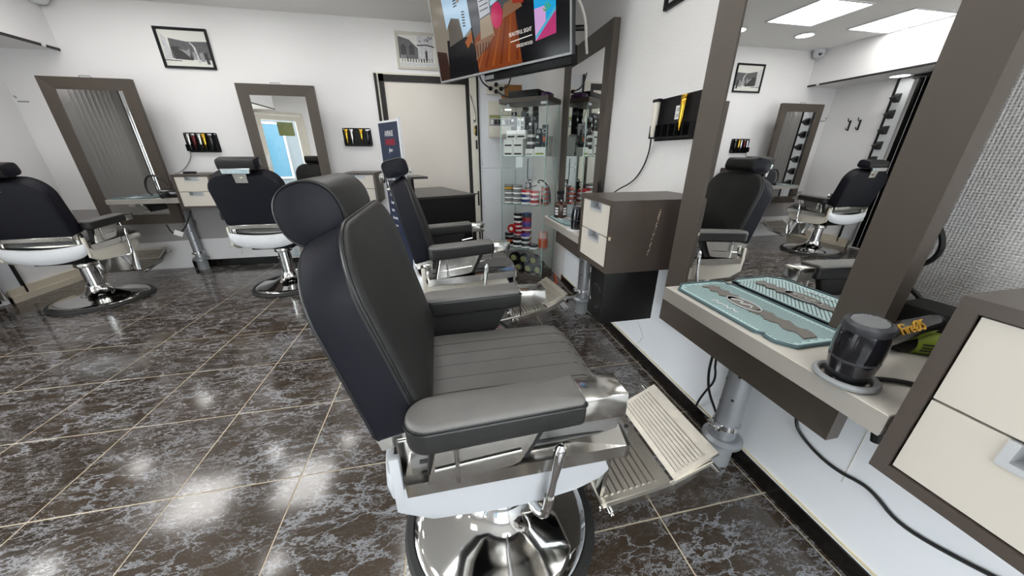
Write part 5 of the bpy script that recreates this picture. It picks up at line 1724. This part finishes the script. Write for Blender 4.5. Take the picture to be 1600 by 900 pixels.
def mk_jar(r, h, body, lid, label):
    def f():
        t = thing('product_jar', 'x', 'jar')
        b = B(); b.lathe([(0, 0), (r * 0.96, 0), (r, 0.003), (r, h * 0.62), (0, h * 0.62)], n=20)
        b.build('body', body, t)
        b = B(); b.lathe([(0, h * 0.62), (r * 1.02, h * 0.62), (r * 1.03, h * 0.66), (r * 1.03, h * 0.96), (r * 0.98, h), (0, h)], n=20)
        b.build('lid', lid, t)
        b = B(); b.lathe([(r * 1.001, h * 0.12), (r * 1.012, h * 0.14), (r * 1.012, h * 0.5), (r * 1.001, h * 0.52)], n=20)
        b.build('label_band', label, t)
        return t
    return f
def mk_bottle(r, h, body, cap):
    def f():
        t = thing('spray_can', 'x', 'can')
        b = B(); b.lathe([(0, 0), (r, 0), (r, h * 0.72), (r * 0.9, h * 0.76), (0, h * 0.76)], n=18)
        b.build('body', body, t)
        b = B(); b.lathe([(0, h * 0.74), (r * 0.95, h * 0.74), (r * 0.95, h * 0.98), (r * 0.85, h), (0, h)], n=18)
        b.build('cap', cap, t)
        b = B(); b.lathe([(0, 0), (r * 0.45, 0), (r * 0.45, 0.001), (0, 0.001)], (0, -r, h * 0.55), n=12, ax=frame_rot((1, 0, 0), (0, -1, 0)))
        b.build('emblem', 'white_ink', t)
        b = B(); b.box(-r * 0.5, r * 0.5, -r - 0.0008, -r * 0.86, h * 0.22, h * 0.28)
        b.build('print', 'grey_plastic', t)
        return t
    return f
# upper shelf: white cartons, black cans
z = SH[0]
carton = mk_box('white_carton', 0.101, 0.08, 0.0745, 'white', 'ink')
rows = [[(0.068, 'left'), (0.172, 'second')], [(0.068, 'left'), (0.172, 'second')], [(0.100, 'left'), (0.204, 'second')]]
nm3 = ('bottom', 'middle', 'top')
for r, row in enumerate(rows):
    for x, w in row:
        put('carton', carton, x, 0.060, z + 0.075 * r, 0, '%s white product carton in the %s row, left stack of the upper shelf' % ('leftmost' if w == 'left' else 'right hand', nm3[r]))
put('carton2', mk_box('white_carton', 0.088, 0.07, 0.064, 'white', 'grey_plastic'), 0.292, 0.058, z, 0, 'white carton with grey print in the middle of the upper shelf')
put('carton3', mk_box('white_carton', 0.110, 0.07, 0.078, 'white', 'green_ink'), 0.397, 0.058, z, 0, 'white carton with green leaf print at the right of the upper shelf')
for k in range(2):
    put('carton_back', mk_box('white_carton', 0.10, 0.08, 0.085, 'white', 'grey_plastic'), 0.40, 0.16, z + 0.0855 * k, 0, '%s large pale carton at the back right of the upper shelf' % ('lower', 'upper')[k])
put('carton_rear2', mk_box('white_carton', 0.06, 0.05, 0.27, 'white', 'grey_plastic'), 0.165, 0.150, z, 0, 'tall white carton behind the left stack of the upper shelf')
put('carton_rear3', mk_box('white_carton', 0.055, 0.05, 0.29, 'white', 'grey_plastic'), 0.268, 0.150, z, 0, 'tallest white carton behind the middle of the upper shelf')
put('jar_w', mk_jar(0.040, 0.060, 'black', 'white', 'ink'), 0.292, 0.058, z + 0.0645, 0, 'black and white jar on the carton in the middle of the upper shelf, lower one')
put('jar_w', None, 0.292, 0.058, z + 0.125, 0, 'black and white jar on the carton in the middle of the upper shelf, upper one')
can = mk_bottle(0.029, 0.155, 'black', 'black_gloss')
put('can', can, 0.108, 0.060, z + 0.225, 0, 'short black spray can on top of the white cartons, leftmost')
put('can', can, 0.212, 0.060, z + 0.225, 0, 'short black spray can on top of the white cartons, right one')
put('can', can, 0.368, 0.060, z + 0.0785, 0, 'short black spray can standing on the green leaf carton')
put('can', can, 0.292, 0.058, z + 0.1855, 0, 'short black spray can on the upper black and white jar')
tall = mk_bottle(0.032, 0.235, 'black', 'black_gloss')
put('carton_riser', mk_box('white_carton', 0.07, 0.07, 0.20, 'white', 'grey_plastic'), 0.140, 0.240, z, 0, 'white carton carrying the left tall spray can on the upper shelf')
put('tall', tall, 0.140, 0.240, z + 0.2005, 0, 'tall black spray can at the back left of the upper shelf')
put('carton_riser', None, 0.245, 0.240, z, 0, 'white carton carrying the right tall spray can on the upper shelf')
put('tall', tall, 0.245, 0.240, z + 0.2005, 0, 'tall black spray can at the back centre of the upper shelf')
def mk_tube():
    t = thing('product_tube', 'x', 'tube')
    b = B()
    b.rings([[(0.024 * math.cos(q) * a, 0.020 * math.sin(q) * c, h) for q in [2 * PI * i / 20 for i in range(20)]] for h, a, c in ((0.03, 1, 1), (0.10, 1.12, 0.8), (0.175, 1.3, 0.12), (0.185, 1.3, 0.1))])
    b.build('body', 'darkgrey', t, ang=50)
    b = B(); b.lathe([(0, 0), (0.021, 0), (0.023, 0.03), (0, 0.031)], n=18)
    b.build('cap', 'black', t)
    b = B(); b.tube([(0.015 * math.cos(q), -0.0155, 0.135 + 0.015 * math.sin(q)) for q in [2 * PI * i / 16 for i in range(16)]], 0.002, n=5, closed=True)
    b.build('emblem', 'white_ink', t)
    b = B(); b.box(-0.010, 0.010, -0.021, -0.015, 0.05, 0.085)
    b.build('label_patch', 'orange', t)
    return t
put('tube', mk_tube, 0.430, 0.058, z + 0.0785, 0, 'dark grey product tube with orange patch on the right of the upper shelf')
# middle shelf
z = SH[1]
jg = mk_jar(0.0465, 0.046, 'black', 'grey_plastic', 'white_ink')
ords = ('bottom', 'second', 'third', 'top')
for k in range(4):
    put('jar_gold' if k == 3 else 'jar_g', mk_jar(0.0465, 0.046, 'black', 'grey_plastic', 'gold_ink') if k == 3 else jg, 0.056, 0.058, z + 0.0463 * k, 0, '%s jar of the leftmost stack on the middle shelf%s' % (ords[k], ', gold label' if k == 3 else ''))
for k in range(4):
    put('jar_g', jg, 0.152, 0.058, z + 0.0463 * k, 0, '%s jar of the second stack on the middle shelf' % ords[k])
jb = mk_jar(0.0465, 0.048, 'blue', 'blue', 'white_ink')
for k in range(2):
    put('jar_b', jb, 0.248, 0.058, z + 0.0483 * k, 0, '%s blue jar in the middle stack of the middle shelf' % ('lower', 'upper')[k])
jr = mk_jar(0.0465, 0.044, 'red', 'red', 'white_ink')
put('jar_r', jr, 0.215, 0.158, z + 0.0, 0, 'red jar behind the blue jars, bottom one')
put('jar_r', None, 0.215, 0.158, z + 0.0443, 0, 'red jar behind the blue jars, second one')
put('jar_r', None, 0.248, 0.058, z + 0.0968, 0, 'red jar on top of the blue jars')
put('jar_r', None, 0.344, 0.058, z, 0, 'red jar at the bottom of the right stack on the middle shelf')
put('jar_m', mk_jar(0.0465, 0.048, 'magenta', 'magenta', 'white_ink'), 0.344, 0.058, z + 0.0443, 0, 'magenta jar in the right stack on the middle shelf')
put('jar_r', None, 0.344, 0.058, z + 0.0926, 0, 'red jar on top of the magenta jar')
for k in range(4):
    put('jar_s', mk_jar(0.042, 0.044, 'grey_plastic', 'silver', 'salmon'), 0.412, 0.150, z + 0.0443 * k, 0, '%s silver lidded jar at the right end of the middle shelf' % ords[k])
def mk_gel():
    t = thing('pump_bottle', 'x', 'bottle')
    b = B(); b.box(-0.024, 0.024, -0.016, 0.016, 0, 0.115, bev=0.004)
    b.build('body', 'black', t)
    b = B(); b.cyl((0, -0.016, 0.088), (0, -0.0175, 0.088), 0.017, n=18)
    e = b.build('round_emblem', 'white_ink', t)
    b = B(); b.cyl((0, -0.0175, 0.088), (0, -0.0185, 0.088), 0.011, n=14)
    b.build('emblem_core', 'ink', e)
    b = B(); b.cyl((0, -0.016, 0.035), (0, -0.0175, 0.035), 0.017, n=8)
    b.build('yellow_patch', 'yellow', t)
    b = B(); b.tube([(0, 0, 0.115), (0, 0, 0.135), (0.03, 0, 0.14)], 0.006, n=7)
    b.build('pump', 'black', t)
    return t
put('gel', mk_gel, 0.185, 0.165, z + 0.0, 0, 'black bottle with round white emblem and yellow patch on the middle shelf').location.z += 0.0886
for o in [o for o in COL.objects if o.get('label') == 'black bottle with round white emblem and yellow patch on the middle shelf']:
    o.matrix_world = DCT @ Matrix.Translation((0.222, 0.158, z + 0.0888))
o = B(DCT).tube([(0.30, 0.26, z + 0.19), (0.28, 0.25, z + 0.215), (0.33, 0.25, z + 0.225), (0.38, 0.25, z + 0.19), (0.42, 0.25, z + 0.14), (0.43, 0.25, z + 0.006)], 0.008, n=7, smooth=2).build('shelf_cable', 'cable')
tag(o, 'black cable bunched at the back of the middle shelf', 'cable')
o = B(DCT).tube([(0.13, DDp + 0.03, 1.19), (0.125, DDp + 0.03, 1.0), (0.16, DDp + 0.03, 0.90), (0.24, DDp + 0.03, 0.93)], 0.005, n=7, smooth=2).build('hanging_cable', 'cable')
tag(o, 'thin black cable hanging behind the glass of the display case', 'cable')
# lower shelf
z = SH[2]
jk = mk_jar(0.0465, 0.052, 'black', 'black_gloss', 'white_ink')
for i, (x, n) in enumerate(((0.056, 1), (0.152, 2), (0.248, 2), (0.344, 1))):
    for k in range(n):
        put('jar_k', jk, x, 0.058, z + 0.0523 * k, 0, '%s black jar of the %s front stack on the lower shelf' % (('bottom', 'upper')[k] if n > 1 else 'single', ('first', 'second', 'third', 'fourth')[i]))
put('jar_lidb', mk_jar(0.0465, 0.046, 'blue', 'violet', 'white_ink'), 0.248, 0.058, z + 0.1046, 0, 'jar with violet lid on the third front stack of the lower shelf')
stack_a = (('jar_o', mk_jar(0.0465, 0.05, 'orange', 'orange', 'red'), 'orange'), ('jar_k2', jk, 'black'), ('jar_r2', jr, 'red'), ('jar_r2', jr, 'red'), ('jar_r2', jr, 'red'), ('jar_k2', jk, 'black'), ('jar_k2', jk, 'black'))
zz = z
for k, (key, mkr, cn) in enumerate(stack_a):
    put(key, mkr, 0.110, 0.158, zz, 0, '%s jar, number %s from below in the left rear column, lower shelf' % (cn, ('one', 'two', 'three', 'four', 'five', 'six', 'seven')[k]))
    zz += 0.0505 if key == 'jar_o' else (0.0523 if 'k' in key else 0.0443)
stack_b = (('jar_r2', jr, 'red'), ('jar_r2', jr, 'red'), ('jar_r3', mk_jar(0.0465, 0.075, 'red', 'darkred', 'white_ink'), 'tall red'), ('jar_r2', jr, 'red'), ('jar_v', mk_jar(0.0465, 0.044, 'violet', 'violet', 'blue'), 'violet'), ('jar_m2', mk_jar(0.0465, 0.05, 'magenta', 'red', 'magenta'), 'magenta'), ('jar_d', mk_jar(0.0465, 0.046, 'darkgrey', 'blue', 'ink'), 'dark blue'))
zz = z
for k, (key, mkr, cn) in enumerate(stack_b):
    put(key, mkr, 0.215, 0.158, zz, 0, '%s jar, number %s from below in the right rear column, lower shelf' % (cn, ('one', 'two', 'three', 'four', 'five', 'six', 'seven')[k]))
    zz += {'jar_r3': 0.0753, 'jar_m2': 0.0503, 'jar_d': 0.0463}.get(key, 0.0443)
def mk_roll():
    t = thing('tape_roll', 'x', 'roll')
    ax = frame_rot((1, 0, 0), (0, -1, 0))
    b = B(); b.lathe([(0.020, 0), (0.044, 0), (0.044, 0.03), (0.020, 0.03), (0.020, 0)], (0, 0, 0.0445), n=28, ax=ax)
    b.build('tape', 'red', t)
    b = B(); b.lathe([(0, 0.004), (0.02, 0.004), (0.02, 0.031), (0, 0.031)], (0, 0, 0.0445), n=24, ax=ax)
    b.build('core', 'white', t)
    return t
put('roll', mk_roll, 0.085, 0.075, z + 0.146, 0, 'round red roll with white core leaning on the left rear column')
put('riser2', mk_jar(0.0465, 0.047, 'darkred', 'black_gloss', 'orange'), 0.056, 0.058, z + 0.0523, 0, 'black lidded jar with orange band under the red roll')
put('riser3', mk_jar(0.0465, 0.046, 'black', 'black_gloss', 'grey_plastic'), 0.056, 0.058, z + 0.0996, 0, 'black jar directly under the red roll')
put('tub', mk_jar(0.050, 0.165, 'salmon', 'pinkwhite', 'orange'), 0.400, 0.170, z, 0, 'large pale pink tub with salmon label at the right of the lower shelf')
# bottom: black rounded tins lying on their sides
def mk_tin():
    t = thing('black_tin', 'x', 'tin')
    ax = frame_rot((1, 0, 0), (0, -1, 0))
    b = B(); b.lathe([(0, -0.04), (0.05, -0.04), (0.056, -0.03), (0.056, 0.03), (0.050, 0.04), (0.036, 0.042), (0, 0.042)], (0, 0, 0.056), n=26, ax=ax)
    b.build('body', 'black_gloss', t, ang=50)
    b = B(); b.lathe([(0.022, 0.0425), (0.031, 0.043), (0.031, 0.0435), (0.022, 0.044)], (0, 0, 0.056), n=20, ax=ax)
    b.build('label_ring', 'olive', t)
    return t
tl = ('left', 'centre', 'right', 'far right')
for k, x in enumerate((0.065, 0.180, 0.295, 0.405)):
    put('tin', mk_tin, x, 0.07, 0.0455, 0, '%s black tin in the front bottom row of the display case' % tl[k])
for k, x in enumerate((0.122, 0.238, 0.352)):
    put('tin', None, x, 0.07, 0.144, 0, '%s black tin in the upper row at the bottom of the display case' % tl[k])
for k, x in enumerate((0.12, 0.24, 0.36)):
    put('tin', None, x, 0.19, 0.0455, 0, '%s black tin in the rear row at the bottom of the display case' % tl[k])
# on top of the case
t = things_at(DCT @ Matrix.Translation((0.06, 0.04, DH)), 'router_box', 'flat black router box lying on top of the display case', 'box')
b = B(); b.box(0, 0.30, 0, 0.17, 0, 0.062, bev=0.003)
b.build('housing', 'black_wood', t)
t = things_at(DCT @ Matrix.Translation((0.41, 0.12, DH)), 'purple_bag', 'small dark purple bag lying on the right of the display case roof', 'bag')
b = B(); b.pillow(superell(0.05, 0.08, 2.6, 28), 0.0, 0.035, lambda u, v, w: (u, v, w), bev=0.012, b1=0.01)
b.build('cloth', 'purple', t)
o = B().box(0.78, 1.02, YB - 0.03, YB - 0.012, 1.84, 1.98, bev=0.002).build('wooden_board', 'wood')
tag(o, 'orange wooden board on the wall above the display case', 'board')
o = B().tube([(1.145, 3.22, 0.015), (1.09, 3.0, 0.012), (1.07, 2.98, 0.012)], 0.011, n=8).build('orange_cable', 'orange')
o.location = (0.0, -0.02, 0)
tag(o, 'orange brown cable end on the floor by the display case', 'cable')
